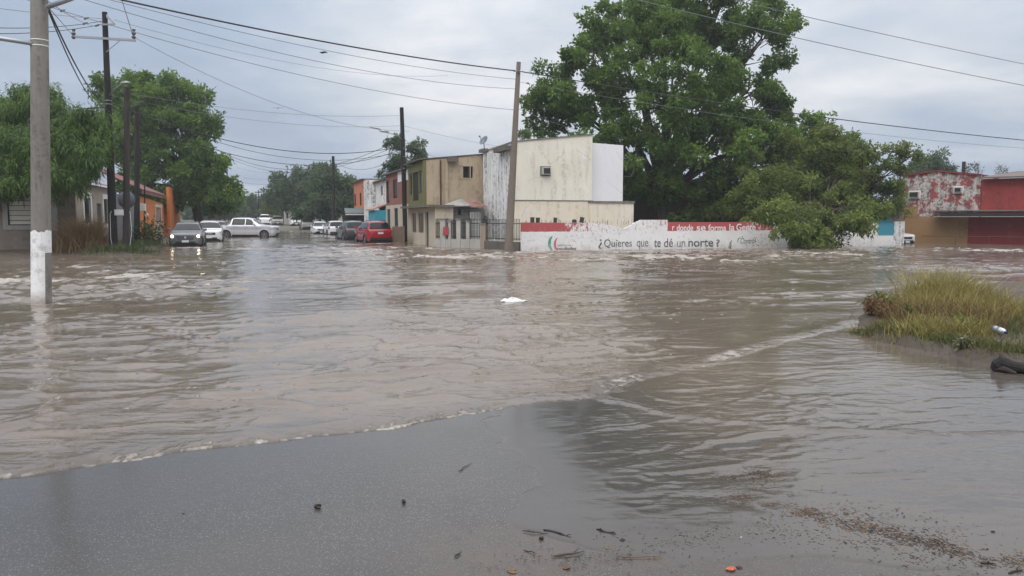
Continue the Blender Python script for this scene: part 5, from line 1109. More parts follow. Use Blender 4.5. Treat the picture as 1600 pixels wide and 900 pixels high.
    if spec.get('grille') == 'shield':
        pts = [(-.52,fz-.06),(.52,fz-.06),(.40,fz-.25),(.26,fz-.31),(-.26,fz-.31),(-.40,fz-.25)]
        g_ = MB().prism([(a, L/2+.004, b_) for a, b_ in pts], (0,.018,0)).build('grille', M['trim'], root)
        mb = MB()
        for k in range(6): z = fz-.09-.035*k; w__ = .5-.035*k; mb.box(-w__,w__,L/2+.023,L/2+.028,z-.005,z+.005)
        mb.build('slats', M['galv'], g_); MB().tube([(0,L/2+.022,fz-.15),(0,L/2+.036,fz-.15)], [.07,.065], 8).build('badge', M['chrome'], g_)
        MB().tube([(-.62,L/2+.01,fz-.30),(-.42,L/2+.02,fz-.36),(.42,L/2+.02,fz-.36),(.62,L/2+.01,fz-.30)], .012, 5).build('chrome_strip', M['chrome'], root)
    else:
        g_ = MB().box(-.42,.42,L/2+.003,L/2+.02,fz-.20,fz-.05).build('grille', M['trim'], root, bevel=.01)
        MB().box(-.22,.22,L/2+.021,L/2+.032,fz-.15,fz-.09).build('badge_bar', M['chrome'], g_)
        MB().box(-.05,.05,L/2+.033,L/2+.04,fz-.16,fz-.07).build('badge', M['chrome'], g_, bevel=.01)
    MB().box(-wfx*.85,wfx*.85,L/2+.002,L/2+.03,.38,.50 if kind != 'sedan' else .46).build('bumper_intake', M['trim'], root, bevel=.01)
    MB().box(-.19,.19,L/2+.032,L/2+.044,fz-.44,fz-.31).build('number_plate', M['plate'], root)
    zr_ = spec.get('rplate', .80); MB().box(-.19,.19,-L/2-.016,-L/2-.004,zr_-.07,zr_+.07).build('number_plate', M['plate'], root)
    if spec.get('rchrome'): MB().box(-.42,.42,-L/2-.022,-L/2-.003,spec['rchrome'],spec['rchrome']+.05).build('tailgate_trim', M['chrome'], root)
    MB().box(-width(L)*.97,width(L)*.97,-L/2-.012,-L/2-.001,.42,.55).build('rear_bumper_trim', M['trim'], root)
    if spec.get('rails'):
        for sgn in (1,-1):
            xr_ = ring((wsx[1]+rgx[0])/2)[-3][0]*.93; mb = MB(); q_ = np.linspace(wsx[1]+.3, rgx[0]-.1, 6); mb.tube([(sgn*xr_, L/2-a, topS(a)+(.005 if i in (0,5) else .05)) for i, a in enumerate(q_)], .018, 5); mb.build('roof_rail', M['trim'], root)
    if spec.get('wiper'):
        MB().tube([Pn(rgx[1]-.02, NR-1.1, .02), Pn(rgx[0]+(rgx[1]-rgx[0])*.55, NR-1.7, .02)], .008, 4).build('wiper', M['trim'], root)
    return root
def cpaint(name, c, metal=0, rough=.28): return plain(name, c, rough, metal, coat=.7, vary=.04)
def suv(paint, L=4.5, Wd=1.84, H=1.66, **k):
    s = H/1.66; d = dict(kind='suv', L=L, W=Wd, paint=paint, belt=lambda x: 1.05*s+.04*x/L, ws=(1.10,1.78), rg=(L-.46,L-.13), rw=.34, wheels=(.88, L-.92), rails=True, wiper=True,
        top=[(0,.88*s),(.03,.94*s),(.12,1.0*s),(.5,1.05*s),(1.02,1.09*s),(1.85,1.57*s),(2.3,1.64*s),(3.2,1.66*s),(L-.6,1.60*s),(L-.45,1.55*s),(L-.10,1.07*s),(L-.03,1.0*s),(L,.92*s)],
        side=[((1.42,1.92),(2.45,2.45)),((2.53,2.53),(3.42,3.38)),((3.5,3.47),(L-.48,L-.62))], seams=(1.45,2.5,3.45), lip=.035, archmat=M['trim'])
    d.update(k); return d
def sedan(paint, L=4.6, Wd=1.76, **k):
    d = dict(kind='sedan', L=L, W=Wd, paint=paint, belt=lambda x: .93+.03*x/L, ws=(1.15,1.90), rg=(L-1.55,L-.85), rw=.31, wheels=(.86, L-.95),
        top=[(0,.74),(.03,.78),(.15,.84),(.6,.90),(1.08,.95),(1.98,1.40),(2.4,1.46),(2.9,1.46),(L-1.6,1.38),(L-.85,1.04),(L-.3,1.02),(L-.05,.98),(L,.84)],
        side=[((1.5,2.05),(2.5,2.5)),((2.58,2.58),(L-1.35,L-1.6))], seams=(1.5,2.54), rplate=.72)
    d.update(k); return d
def pickup(paint, L=5.25, Wd=1.85, **k):
    d = dict(kind='pickup', L=L, W=Wd, paint=paint, belt=lambda x: 1.20 + .03*x/L, ws=(1.40,1.98), rg=(3.86,3.96), rw=.385, wheels=(.95, L-1.22), bed=True,
        top=[(0,1.0),(.03,1.08),(.12,1.15),(.6,1.20),(1.35,1.26),(2.05,1.78),(2.5,1.86),(3.5,1.87),(3.85,1.83),(3.98,1.24),(4.05,1.23),(L-.05,1.23),(L,1.16)],
        side=[((1.68,2.15),(2.58,2.58)),((2.66,2.66),(3.8,3.7))], seams=(1.65,2.62,3.6), rplate=.62, lip=.045, tl2=(.78,1.08), handles=(2.45,3.35))
    d.update(k); return d
hs = ST + math.pi/2                      # heading: up the street, away from the camera
hc = hs + math.pi                        # heading: towards the camera
PG = cpaint('gunmetal paint', (.15,.155,.165), .2, .3); PW = cpaint('white car paint', (.72,.73,.74)); PS = cpaint('silver paint', (.50,.52,.55), .25, .3); PR = cpaint('red car paint', (.36,.008,.022), .1, .25)
PD = cpaint('dark grey paint', (.065,.075,.08), .4, .3); PB = cpaint('beige silver paint', (.40,.38,.35), .3)
def nose(px, py, L, hd, z=-.17):         # car centre from the pixel of its leading (near) end at water level
    g = G(px, py) if py else None; return g
def near_at(px, py, L, hd, toward=True, z=-.17, Yd=None):
    g = G(px, py) if Yd is None else D(px, py, Yd); s_ = -1 if toward else 1
    return (g.x + s_*math.cos(hd)*L/2, g.y + s_*math.sin(hd)*L/2, z)
grp1 = 'cars caught in the flooded street'
car(suv(PG, grille='shield'), near_at(290, 386, 4.5, hc, True, -.16), hc, 'metallic grey car with lit headlights facing the camera beside the orange house', grp1, 'car', lights=True)
car(suv(PW, L=4.6, H=1.68, grille='bar'), near_at(325.5, 378.5, 4.6, hc, True, -.16), hc+.03, 'white car directly behind the lit grey car', grp1, 'car')
car(suv(PS, L=4.6, H=1.62), near_at(340, 368, 4.6, hc, True, -.18), hc, 'silver car mostly hidden between the white car and the silver pickup', grp1, 'car')
hp = R(2); gp = G(383.5, 370.8); car(pickup(PS, L=5.5), (gp.x, gp.y+.4, -.13), hp, 'silver double-cab pickup truck turning side-on across the street', grp1, 'pickup_truck', cat='pickup')
g = D(383, 350, 88); car(sedan(PW), (g.x, g.y, -.05), hs-.9, 'white saloon half hidden behind the silver pickup roof', grp1, 'car')
g = D(409, 350, 118); car(pickup(PW, L=5.1), (g.x, g.y+1.5, .38), hs, 'far white pickup truck seen from behind, left of the white van', grp1, 'pickup_truck', cat='pickup')
g = D(429, 350, 125); car(suv(PB, H=1.62, rails=False), (g.x, g.y+1.5, .42), hc, 'far pale car at the end of the street, right of the white pickup', grp1, 'car')
g = D(456.5, 350, 121); car(sedan(PW), (g.x, g.y+2, .40), hc, 'far white saloon facing the camera beside the pale house wall', grp1, 'car')
car(suv(PB, L=4.6, H=1.78, rails=False), near_at(481, 359.5, 4.6, hs, False, -.12), hs, 'silver-beige minivan seen from behind, farthest of the row parked on the right', grp1, 'minivan', cat='minivan')
car(sedan(PW, L=4.5), near_at(503, 366, 4.5, hc, True, -.14), hc, 'white saloon facing the camera in the right-hand row', grp1, 'car')
car(suv(PW, L=4.5, H=1.62, rails=False, tl=(4.2,4.48,5.8,9.5)), near_at(526, 367.6, 4.5, hs, False, -.2), hs+.05, 'white hatchback seen from behind, next to the dark grey car', grp1, 'car')
car(suv(PD, L=4.4, H=1.70), near_at(554.5, 375.5, 4.4, hs, False, -.2), hs+.08, 'dark grey car parked just in front of the red car', grp1, 'car')
car(suv(PR, L=4.55, Wd=1.86, H=1.70, rchrome=.98, rplate=.86, tl=(4.22,4.54,6.9,8.6), mirror=PR), near_at(590, 379.5, 4.55, hs, False, -.18), hs+.10, 'bright red car seen from behind, nearest of the parked row', grp1, 'car')
g = D(1420, 381, 52.0); car(sedan(PW, L=4.4), (g.x-1.2, g.y+1.4, -.22), R(-70), 'white car nosing out from behind the right end of the painted wall', grp1, 'car')

# ================================================================== poles and cables
def lathe_pole(name, base, topp, r0, r1, mat, label, n=14, group=None, cat='utility pole', below=.4):
    b0 = Vector(base); t0 = Vector(topp); r = empty(name, b0, 0, label, cat, group)
    d = t0-b0; MB().tube([-d.normalized()*below, d*.33, d*.66, d], [r0, r0+(r1-r0)*.33, r0+(r1-r0)*.66, r1], n).build('shaft', mat, r, smooth=False)
    return r, b0, d
def cobra(r, a, b_, name='lamp_arm'):    # street lamp arm in local coords from a to b_ with a head
    a, b_ = Vector(a), Vector(b_); d = b_-a; m1 = a + d*.35 + Vector((0,0,d.z*.25)); o = MB().tube([a, m1, b_-d*.12, b_], [.035,.03,.028,.028], 8).build(name, M['galv'], r, smooth=True)
    u_ = Vector((d.x, d.y, 0)).normalized(); h0 = b_; s_ = Vector((-u_.y, u_.x, 0))
    ring_ = lambda t_, w_, hh: [h0+u_*t_ - s_*w_ + Vector((0,0,0)), h0+u_*t_ - s_*w_*.5 + Vector((0,0,hh)), h0+u_*t_ + s_*w_*.5 + Vector((0,0,hh)), h0+u_*t_ + s_*w_, h0+u_*t_ - Vector((0,0,hh*.7))]
    secs = [ring_(-.05,.05,.05), ring_(.12,.11,.09), ring_(.42,.13,.09), ring_(.62,.06,.04)]; mb = MB(); V = [p_ for s in secs for p_ in s]
    F = [(i*5+k, i*5+(k+1)%5, (i+1)*5+(k+1)%5, (i+1)*5+k) for i in range(3) for k in range(5)] + [(4,3,2,1,0),(15,16,17,18,19)]; mb.add(V, F); mb.build('lamp_head', M['galv'], o)
# concrete pole at the left
b0 = G(65, 475); t0 = D(60, -160, 15.75)
r, b0, d = lathe_pole('concrete_pole', b0, t0, .185, .145, M['concrete'], 'thick concrete pole with white painted foot standing in the water at the left', 24)
at_ = lambda px, py: D(px, py, b0.y) - b0
zw = D(65, 361, b0.y).z; zg = D(65, 395, b0.y).z; fr_ = lambda z: .185-(.04)*z/(d.z)
m, t, p = newmat('limewash band'); o_ = objc(t); s = nd(t, 'ShaderNodeSeparateXYZ'); t.links.new(o_, s.inputs[0])
col = mixc(t, math_(t, 'MULTIPLY', ramp(t, noise(t, o_, 5, 8, .75), .50, .62), .65), (.80,.80,.80), (.40,.39,.38)); col = mixc(t, math_(t, 'MULTIPLY', ramp(t, math_(t, 'ADD', s.outputs[2], math_(t, 'MULTIPLY', noise(t, o_, 6, 6, .7), .25)), .18, .42, (1,1,1), (0,0,0)), .75), col, (.25,.205,.165)); col = mixc(t, math_(t, 'MULTIPLY', ramp(t, noise(t, mapping(t, o_, (8,8,.6)), 1.5, 5, .6), .55, .7), .3), col, (.30,.27,.24)); t.links.new(col, p.inputs['Base Color']); p.inputs['Roughness'].default_value = .9; bump(t, noise(t, o_, 22, 8, .75), .6, .02, p)
dd = d.normalized(); nn = 40; mb = MB(); V = []
rnd = random.Random(4); levels = [(-.3, 0), (.4, 0), (.9, 0), (zg/dd.z, 0), (zw/dd.z, 1)]
ang0 = R(-18)                           # bare strip from the right-hand side of the foot
for li, (h, jg) in enumerate(levels):
    for k in range(nn+1):
        a = R(-38) - (2*math.pi - R(80) if li < 3 else 2*math.pi)*k/nn
        hh = h + (rnd.uniform(-.03,.03) if jg else 0); c = dd*hh; rr_ = fr_(hh)+.004; V.append((c.x+rr_*math.cos(a), c.y+rr_*math.sin(a), c.z))
mb.v = V; mb.f = [(i*(nn+1)+k, i*(nn+1)+k+1, (i+1)*(nn+1)+k+1, (i+1)*(nn+1)+k) for i in range(len(levels)-1) for k in range(nn) if i != 2]
V2 = []
for h in (levels[2][0], levels[3][0]-.001):
    for k in range(nn+1): a = R(-38) - (2*math.pi-R(80))*k/nn; c = dd*h; rr_ = fr_(h)+.004; V2.append((c.x+rr_*math.cos(a), c.y+rr_*math.sin(a), c.z))
mb.add(V2, [(k, k+1, nn+1+k+1, nn+1+k) for k in range(nn)])
mb.build('white_band', m, r)
for py in (61, 70): c = at_(62, py); mb = MB(); mb.tube([(dd*(c.z/dd.z) + Vector((.158*math.cos(a), .158*math.sin(a), 0))) for a in np.linspace(0, 2*math.pi, 25)], .012, 5, cap=False); mb.build('steel_strap', M['white_frame'], r)
MB().tube([at_(50,68), at_(0,60), at_(-90,44)], [.04,.045,.045], 8).build('lamp_arm', M['galv'], r, smooth=True)
MB().tube([at_(74,11), at_(105,0), at_(180,-30)], [.05,.05,.05], 8).build('lamp_arm', M['galv'], r, smooth=True)
# black wooden poles on the verge
def wpole(bpx, tpx, wpx0, wpx1, mat, label, name='wooden_pole', Yd=None, cat='utility pole'):
    b0 = G(*bpx) if Yd is None else D(bpx[0], bpx[1], Yd); t0 = D(tpx[0], tpx[1], b0.y); k = b0.y/1200/2
    r, b0, d = lathe_pole(name, (b0.x, b0.y, min(b0.z, 0)), t0, wpx0*k, wpx1*k, mat, label, 12, cat=cat); f = lambda px, py, dy_=0: D(px, py, b0.y+dy_)-b0
    return r, f, b0, d
rP2, a2, bP2, _ = wpole((178,396), (163.5,19), 13, 7.5, M['wood_black'], 'tallest black wooden pole with crossarm on the left verge')
ca = MB(); ca.prism([a2(113,55,-.2), a2(211,61,-.2), a2(211,64.5,-.2), a2(113,58.5,-.2)], (0,.1,0)); xo = ca.build('crossarm', M['galv'], rP2)
MB().tube([a2(188,63,-.22), a2(166,81,-.15)], .02, 5).build('brace', M['galv'], rP2)
for (px, py, nm) in ((115,52,'insulator'),(209,52,'insulator')):
    mb = MB(); q_ = [a2(px, py+9-3*k*1.0, -.15) for k in range(6)]; mb.tube(q_, [.05,.11,.05,.11,.05,.09], 10); mb.build(nm, M['porcelain'], xo)
MB().prism([a2(166,22,-.15), a2(178,35,-.15), a2(178,38,-.15), a2(166,27,-.15)], (0,.1,0)).prism([a2(158,37,-.25), a2(179,36,-.25), a2(179,38.5,-.25), a2(158,39.5,-.25)], (0,.08,0)).build('short_arm', M['galv'], rP2)
for (px, py) in ((135,30),(133,38),(152,41),(98,18)):
    mb = MB(); q_ = [a2(px+1.6*k-4, py-.6*k, -.3) for k in range(6)]; mb.tube(q_, [.02,.06,.03,.06,.03,.02], 8); mb.build('insulator', M['porcelain'], rP2)
for py in (157.5, 163): c = a2(169.5, py); mb = MB(); mb.tube([(c + Vector((.155*math.cos(a), .155*math.sin(a), 0))) for a in np.linspace(0, 2*math.pi, 19)], .014, 5, cap=False); mb.build('steel_strap', M['galv'], rP2)
cobra(rP2, a2(170,152), a2(190,131,-.6))
mb = MB().tube([a2(170,168), a2(140,169,-.3), a2(118,172,-.5)], .03, 6); fa = mb.build('floodlight_arm', M['iron'], rP2)
for px in (121, 141): c = a2(px, 176, -.5); q_ = MB().box(c.x-.16,c.x+.16,c.y-.12,c.y+.12,c.z-.12,c.z+.12).build('floodlight', M['iron'], fa, bevel=.02); MB().box(c.x-.02,c.x+.12,c.y-.135,c.y-.121,c.z-.09,c.z+.09).build('lens', M['lamp_clear'], q_)
MB().tube([a2(174,330,-.25), a2(172,335,-.28), a2(173,372,-.28), a2(176,390,-.28)], .012, 5).build('white_cable', M['plastic_white'], rP2)
rP3, a3, bP3, _ = wpole((197,396), (198.5,137), 10.5, 8, M['wood_brown'], 'brown wooden pole standing second from the left on the verge')
MB().tube([a3(203,330,-.2), a3(206,360,-.22), a3(203,385,-.22)], .012, 5).build('white_cable', M['plastic_white'], rP3)
rP4, a4, bP4, _ = wpole((214,386), (214,166), 9, 7, M['wood_black'], 'short black wooden pole, rightmost of the verge poles')
b0 = D(187, 332, bP2.y-.1); r = empty('meter_box', b0, 0, 'white meter box mounted between the black and brown wooden poles', 'box'); k_ = bP2.y/1200
MB().box(-7*k_,7*k_,-.09,.09,-4.5*k_,4.5*k_).build('case', M['plastic_white'], r, bevel=.015); MB().box(-5*k_,5*k_,-.1,-.091,-2.5*k_,2.5*k_).build('cover', M['white_frame'], r)
rM, aM_, bM_, _ = wpole((226,386), (226,278), 2.4, 2.0, M['iron'], 'thin dark service mast in front of the orange house wall', 'service_mast', Yd=46.5, cat='mast')
c = aM_(222.5,324,-.12); k_ = bM_.y/1200; o = MB().box(c.x-5*k_,c.x+5*k_,c.y-.08,c.y+.06,c.z-5.5*k_,c.z+5.5*k_).build('meter_case', M['plastic_white'], rM, bevel=.015)
c = aM_(229,336,-.1); MB().tube([c+Vector((0,-.06,0)), c+Vector((0,.04,0))], [.10,.11], 12).build('meter_dial', M['lamp_clear'], rM)
P = D(192, 362, 43); r = empty('grey_dish', (P.x, P.y, 0), 0, 'dark blue-grey round dish standing behind the wooden poles', 'dish'); zz = D(198,312,43); q_ = MB(); rr_ = 13.5*43/1200
ring_ = [[(zz.x-P.x + rr_*f*math.cos(a), -.12*(1-f*f)+.0, zz.z + rr_*f*math.sin(a)) for a in np.linspace(0, 2*math.pi, 24, endpoint=False)] for f in (.02,.35,.7,1)]
q_.v = [v_ for s in ring_ for v_ in s]; q_.f = [(i*24+k, i*24+(k+1)%24, (i+1)*24+(k+1)%24, (i+1)*24+k) for i in range(3) for k in range(24)]
o = q_.build('reflector', plain('blue grey enamel', (.095,.105,.13), .6), r, smooth=True); md = o.modifiers.new('t','SOLIDIFY'); md.thickness = .02
MB().tube([(zz.x-P.x, .04, -.2), (zz.x-P.x, .04, zz.z)], .04, 8).build('mast', M['iron'], r)
# leaning pole at the corner fence, black lamp pole, far poles
b0 = G(794.5, 393.0); t0 = D(810.5, 97, b0.y)
rP5, b5, d5 = lathe_pole('leaning_pole', b0, t0, 13.5*b0.y/2400, 6.5*b0.y/2400, M['pole_tan'], 'tan concrete pole leaning to the right at the corner fence', 16)
mb = MB(); c = D(810, 112, b0.y)-b0; mb.tube([c+Vector((-.25,-.14,0)), c+Vector((.25,-.14,0))], .03, 6); mb.build('bracket', M['galv'], rP5)
for py in (115,): mb = MB(); mb.tube([(c + Vector((0,-.16,-.1))), c+Vector((0,-.16,.0)), c+Vector((0,-.16,.12))], [.05,.07,.04], 8); mb.build('insulator', M['porcelain'], rP5)
rP6, a6, bP6, _ = wpole((634.5,379), (627.5,168), 9, 6, M['wood_black'], 'black lamp pole beside the red car on the right side of the street')
o_c = cobra(rP6, a6(632,222), a6(606,206,-.8)) ; cobra(rP6, a6(629,221,-.1), a6(590,201,-1.2), 'upper_lamp_arm') if False else None
MB().tube([a6(608,208,-.8), a6(590,200.5,-1.0), a6(577,198,-1.1)], [.05,.07,.04], 6).build('lamp_head', M['galv'], rP6)
for py in (232, 245, 258, 270): c = a6(630+ (py-168)*.035, py); mb = MB(); mb.tube([(c + Vector((.17*math.cos(a), .17*math.sin(a), 0))) for a in np.linspace(0, 2*math.pi, 17)], .014, 5, cap=False); mb.build('steel_strap', M['galv'], rP6)
wpole((521.5,350), (520.5,244), 5.2, 4.2, M['wood_black'], 'black wooden pole in the middle distance before the dense trees', Yd=84)
for k, (px, py, lb_) in enumerate(((412,292,'distant thin pole with a small crossarm at the end of the street'),(404,297,'most distant thin pole, left of its twin at the end of the street'))):
    r, f_, b__, _ = wpole((px,350), (px,py), 1.7, 1.4, M['wood_black'], lb_, Yd=150+15*k); MB().box(f_(px-6,py+3).x, f_(px+6,py+3).x, -.1,.1, f_(px,py+4).z, f_(px,py+2.6).z).build('crossarm', M['wood_black'], r)
# satellite dish on the white house
P = D(757, 230, 47.5); k_ = 47.5/1200; r = empty('satellite_dish', P, 0, 'pale satellite dish on the roof edge of the white corner house', 'satellite dish')
q_ = MB(); nrm = Vector((-.62,-.55,.56)).normalized(); ua_ = nrm.orthogonal().normalized(); ub_ = nrm.cross(ua_); c = D(755.5,219,47.5)-P; rr_ = 8.2*k_
V = []
for f in (.03,.4,.75,1): V += [tuple(c + nrm*(-.14*(1-f*f)) + (ua_*math.cos(a)+ub_*math.sin(a))*rr_*f) for a in np.linspace(0,2*math.pi,24,endpoint=False)]
q_.v = V; q_.f = [(i*24+j, i*24+(j+1)%24, (i+1)*24+(j+1)%24, (i+1)*24+j) for i in range(3) for j in range(24)]
o = q_.build('reflector', plain('dish grey', (.17,.19,.23), .5), r, smooth=True); md = o.modifiers.new('t','SOLIDIFY'); md.thickness = .015
MB().tube([(0,0,-.2), c*.6, c-nrm*.15], .025, 6).build('mast', M['iron'], r); MB().tube([c-(ub_*.2)-nrm*.1, c+nrm*.34], .015, 5).tube([c+nrm*.32, c+nrm*.42], .04, 6).build('feed_arm', M['iron'], r)

def cable(a, b_, sag, rad, label, mat='cable', name='power_cable', group='overhead cables', n=22):
    a, b_ = Vector(a), Vector(b_); pts = [a.lerp(b_, k/n) - Vector((0,0,4*sag*(k/n)*(1-k/n))) for k in range(n+1)]
    o = MB().tube([p_-a for p_ in pts], rad, 5).build(name, M[mat], None); o.location = a; tag(o, label, 'cable', group); return o
Y5 = b5.y; T5 = D(809, 111, Y5)
cable(D(120,-16,24), T5, .25, .030, 'thickest black cable running down across the sky to the leaning pole')
cable(T5, D(1700,228,52), .35, .026, 'black cable leaving the leaning pole rightwards in front of the big tree')
cable(D(150,-6,24), D(809,124,Y5), .35, .011, 'thin cable just under the thickest black cable', 'cable_grey')
cable(D(120,-4,24), D(809,139,Y5), .55, .011, 'thin cable third down on the leaning pole', 'cable_grey')
cable(D(-20,-20,24), D(808,172,Y5), .60, .011, 'lowest thin cable reaching the leaning pole', 'cable_grey')
cable(D(940,-14,20), D(1700,152,24), .12, .010, 'pale wire crossing in front of the big tree top', 'cable_grey')
cable(D(1130,-4,20), D(1700,120,24), .05, .009, 'pale wire crossing the cloudy sky at upper right', 'cable_grey')
cable(D(810,128,Y5), D(1700,238,52), .5, .010, 'thin wire under the black cable at the right', 'cable_grey')
cable(D(809,170,Y5), D(1000,215,70), .5, .010, 'thin wire from the leaning pole into the big tree', 'cable_grey')
A2 = lambda px, py: bP2 + a2(px, py)
cable(A2(209,58), D(640,205,60), 1.1, .012, 'thin wire sloping from the crossarm tip towards the black lamp pole', 'cable_grey')
cable(A2(210,62), D(188,-8,34), .02, .014, 'jumper wire hanging above the crossarm insulator')
cable(A2(159,33), D(-40,42,28), .15, .014, 'upper wire from the tall black pole to the left edge')
cable(A2(159,29), D(-40,8,28), .05, .010, 'highest faint wire left of the tall black pole', 'cable_grey')
cable(A2(159,38), D(-40,52,28), .15, .014, 'lower wire from the tall black pole to the left edge')
cable(A2(178,31), D(700,118,70), .9, .010, 'faint wire from the tall black pole fading across the sky', 'cable_grey')
c_ = b0
cable(D(76,14,15.8), A2(168,160), .5, .018, 'heavy service cable from the concrete pole down to the black pole')
cable(D(76,18,15.8), A2(167,163), .7, .014, 'second service cable below the heavy one from the concrete pole')
cable(D(74,10,15.8), A2(113,55), -.02, .010, 'short wire from the concrete pole to the crossarm left end', 'cable_grey')
cable(D(75,2,15.8), A2(150,41), .1, .010, 'short wire from the concrete pole to the upper insulators', 'cable_grey')
T6 = bP6
A6 = lambda px, py: bP6 + a6(px, py)
cable(A2(170,160), A6(631,228), 1.3, .022, 'dark cable from the tall black pole to the black lamp pole')
cable(A2(170,166), A6(631,232), 1.9, .016, 'second dark cable sagging below its neighbour towards the lamp pole')
cable(bP4+a4(214,170), A6(631,236), 1.6, .014, 'cable from the short black pole across the street')
cable(A2(168,148), A6(629,196), .6, .009, 'faint upper wire across the street to the lamp pole', 'cable_grey')
cable(A2(168,140), A6(629,180), .5, .009, 'highest faint wire across the street to the lamp pole top', 'cable_grey')
cable(D(330,228,72), A6(631,214), 2.2, .018, 'cable sagging low from the left trees up to the lamp pole')
cable(D(345,240,80), A6(631,222), 2.0, .014, 'lower cable from the left trees up to the lamp pole')
cable(D(370,262,100), D(521,258,84), .8, .012, 'far cable running to the middle-distance pole', 'cable_grey')
cable(D(380,278,100), D(521,270,84), .4, .012, 'lower far cable running to the middle-distance pole', 'cable_grey')
cable(D(521,252,84), A6(631,240), 1.0, .016, 'cable between the middle-distance pole and the lamp pole')
cable(D(380,285,120), D(430,287,120), .2, .02, 'short far wire at the street end', 'cable_grey')
cable(A6(629,196), D(1000,240,70), .8, .009, 'faint wire running right from the lamp pole over the terrace', 'cable_grey')
cable(A6(629,215), D(690,248,50), .2, .008, 'drop wire from the lamp pole to the beige house roof', 'cable_grey')
cable(A6(622,218), D(600,300,66), -.3, .010, 'loose service wire from the lamp arm to the white row house', 'cable_grey')
o = MB().tube([(-.16,0,.01),(-.05,0,-.01),(.05,0,.02),(.16,0,-.01)], [.015,.045,.04,.015], 6).build('cable_splice', M['iron'], None); o.location = D(505.5,82,32.5); tag(o, 'small dark splice hanging on the thin wires in mid sky', 'splice')
def bird(px, py, Yd, s_, label, up=.3):
    P = D(px, py, Yd); r = empty('bird', P, 0, label, 'bird', 'birds in the sky')
    MB().tube([(0,-.15*s_,0),(0,-.08*s_,0),(0,.05*s_,0),(0,.16*s_,0)], [.01*s_,.045*s_,.04*s_,.008*s_], 6).build('body', M['iron'], r, smooth=True)
    for q in (1,-1): MB().add([(0,.03*s_,.01),(q*.22*s_,.06*s_,up*.16*s_),(q*.5*s_,-.03*s_,up*.10*s_),(q*.24*s_,-.06*s_,up*.13*s_),(0,-.07*s_,.01)], [(0,1,3,4),(1,2,3)]).build('wing', M['iron'], r).modifiers.new('t','SOLIDIFY').thickness = .01
bird(434,169,60,.9,'tiny dark bird with spread wings left of the street gap'); bird(366,229,60,.35,'tiniest dark bird low above the street end')

# ================================================================== small things
def at_water(px, py, dz=.0): g = G(px, py, .02); return Vector((g.x, g.y, .02+dz))
def at_road(px, py):
    g = G(px, py, .02); z = float(road_z(np.array(g.x), np.array(g.y))); g = G(px, py, z); return Vector((g.x, g.y, z))
# floating white bag
P = at_water(800,471); r = random.Random(2); rng2 = np.random.default_rng(5)
a_, b_2 = np.meshgrid(np.linspace(0,2*np.pi,18,endpoint=False), np.linspace(.05,1,7)); rr_ = .20*b_2*(1+.35*np.sin(a_*2+.5)+.18*np.sin(5*a_)); hh_ = .065*(1-b_2**2)*(1+.5*np.sin(3*a_+b_2*5)) + .012*rng2.normal(size=a_.shape)
V = np.stack([rr_*np.cos(a_)*1.25, rr_*np.sin(a_)*.7, hh_], -1).reshape(-1,3); F = [(i*18+k, i*18+(k+1)%18, (i+1)*18+(k+1)%18, (i+1)*18+k) for i in range(6) for k in range(18)] 
o = mesh_np('plastic_bag', V, F, M['plastic_white'], None, smooth=True); o.location = P; tag(o, 'crumpled white plastic bag floating in the middle of the flood', 'bag')
def twig(name, a, b_, rad, label, zf=at_road, branch=2, mat='bark', group=None, wig=.03):
    A, B = zf(*a), zf(*b_); r_ = random.Random(hash((a[0], a[1])) & 255); d = B-A; L = d.length; mb = MB()
    s_ = Vector((-d.y, d.x, 0)).normalized(); pts = [Vector((0,0,rad)) + d*(k/5) + s_*r_.uniform(-wig,wig)*L*1.5 + Vector((0,0,r_.uniform(0,.006))) for k in range(6)]
    mb.tube(pts, [rad*.6, rad, rad*.95, rad*.8, rad*.6, rad*.3], 6)
    for k in range(branch): i = r_.randint(1,4); e_ = pts[i] + d*.22*r_.uniform(.5,1.2) + s_*L*r_.uniform(-.25,.25) + Vector((0,0,r_.uniform(0,.02))); mb.tube([pts[i], (pts[i]+e_)/2+Vector((0,0,.004)), e_], [rad*.5,rad*.4,rad*.15], 5)
    o = mb.build(name, M[mat], None, smooth=True); o.location = A; return tag(o, label, 'twig', group)
M['twig_dark'] = plain('dark wet twig', (.022,.017,.014), .5, vary=.4); M['straw'] = plain('wet straw', (.135,.085,.045), .6, vary=.5); M['leaf_brown'] = plain('brown leaf', (.10,.055,.028), .6, vary=.4)
gd = 'twigs washed up on the asphalt'
twig('twig', (716,738), (736,725), .0035, 'lone thin twig lying slanted on the bare asphalt', mat='twig_dark', branch=0, group=gd)
twig('twig', (816,831), (856,836), .0035, 'thin twig left of the dark stick near the bottom middle', mat='twig_dark', group=gd)
twig('twig', (850,830), (894,841), .006, 'dark straight stick near the bottom middle', mat='twig_dark', branch=1, group=gd)
twig('twig', (932,829), (962,837), .006, 'short thick dark twig right of the straight stick', mat='twig_dark', branch=2, group=gd)
twig('twig', (866,872), (914,864), .006, 'mossy bent stick close to the bottom edge', mat='bark', branch=2, group=gd)
twig('twig', (963,872), (1035,871), .003, 'long thin curved straw at the bottom middle', mat='straw', branch=3, group=gd)
twig('twig', (818,861), (838,866), .003, 'small forked twig above the bottom edge, left of the mossy stick', mat='twig_dark', group=gd)
twig('twig', (711,872), (721,864), .005, 'stubby dark twig alone near the bottom edge', mat='twig_dark', branch=0, group=gd)
twig('twig', (1022,843), (1040,842), .003, 'tiny straw above the long curved straw', mat='straw', branch=0, group=gd)
twig('twig', (1308,812), (1345,838), .0035, 'thin dark twig curving along the drift line', mat='twig_dark', branch=1, group=gd)
twig('twig', (1532,882), (1556,884), .006, 'dark splintered twig near the right bottom corner', mat='twig_dark', branch=3, group=gd)
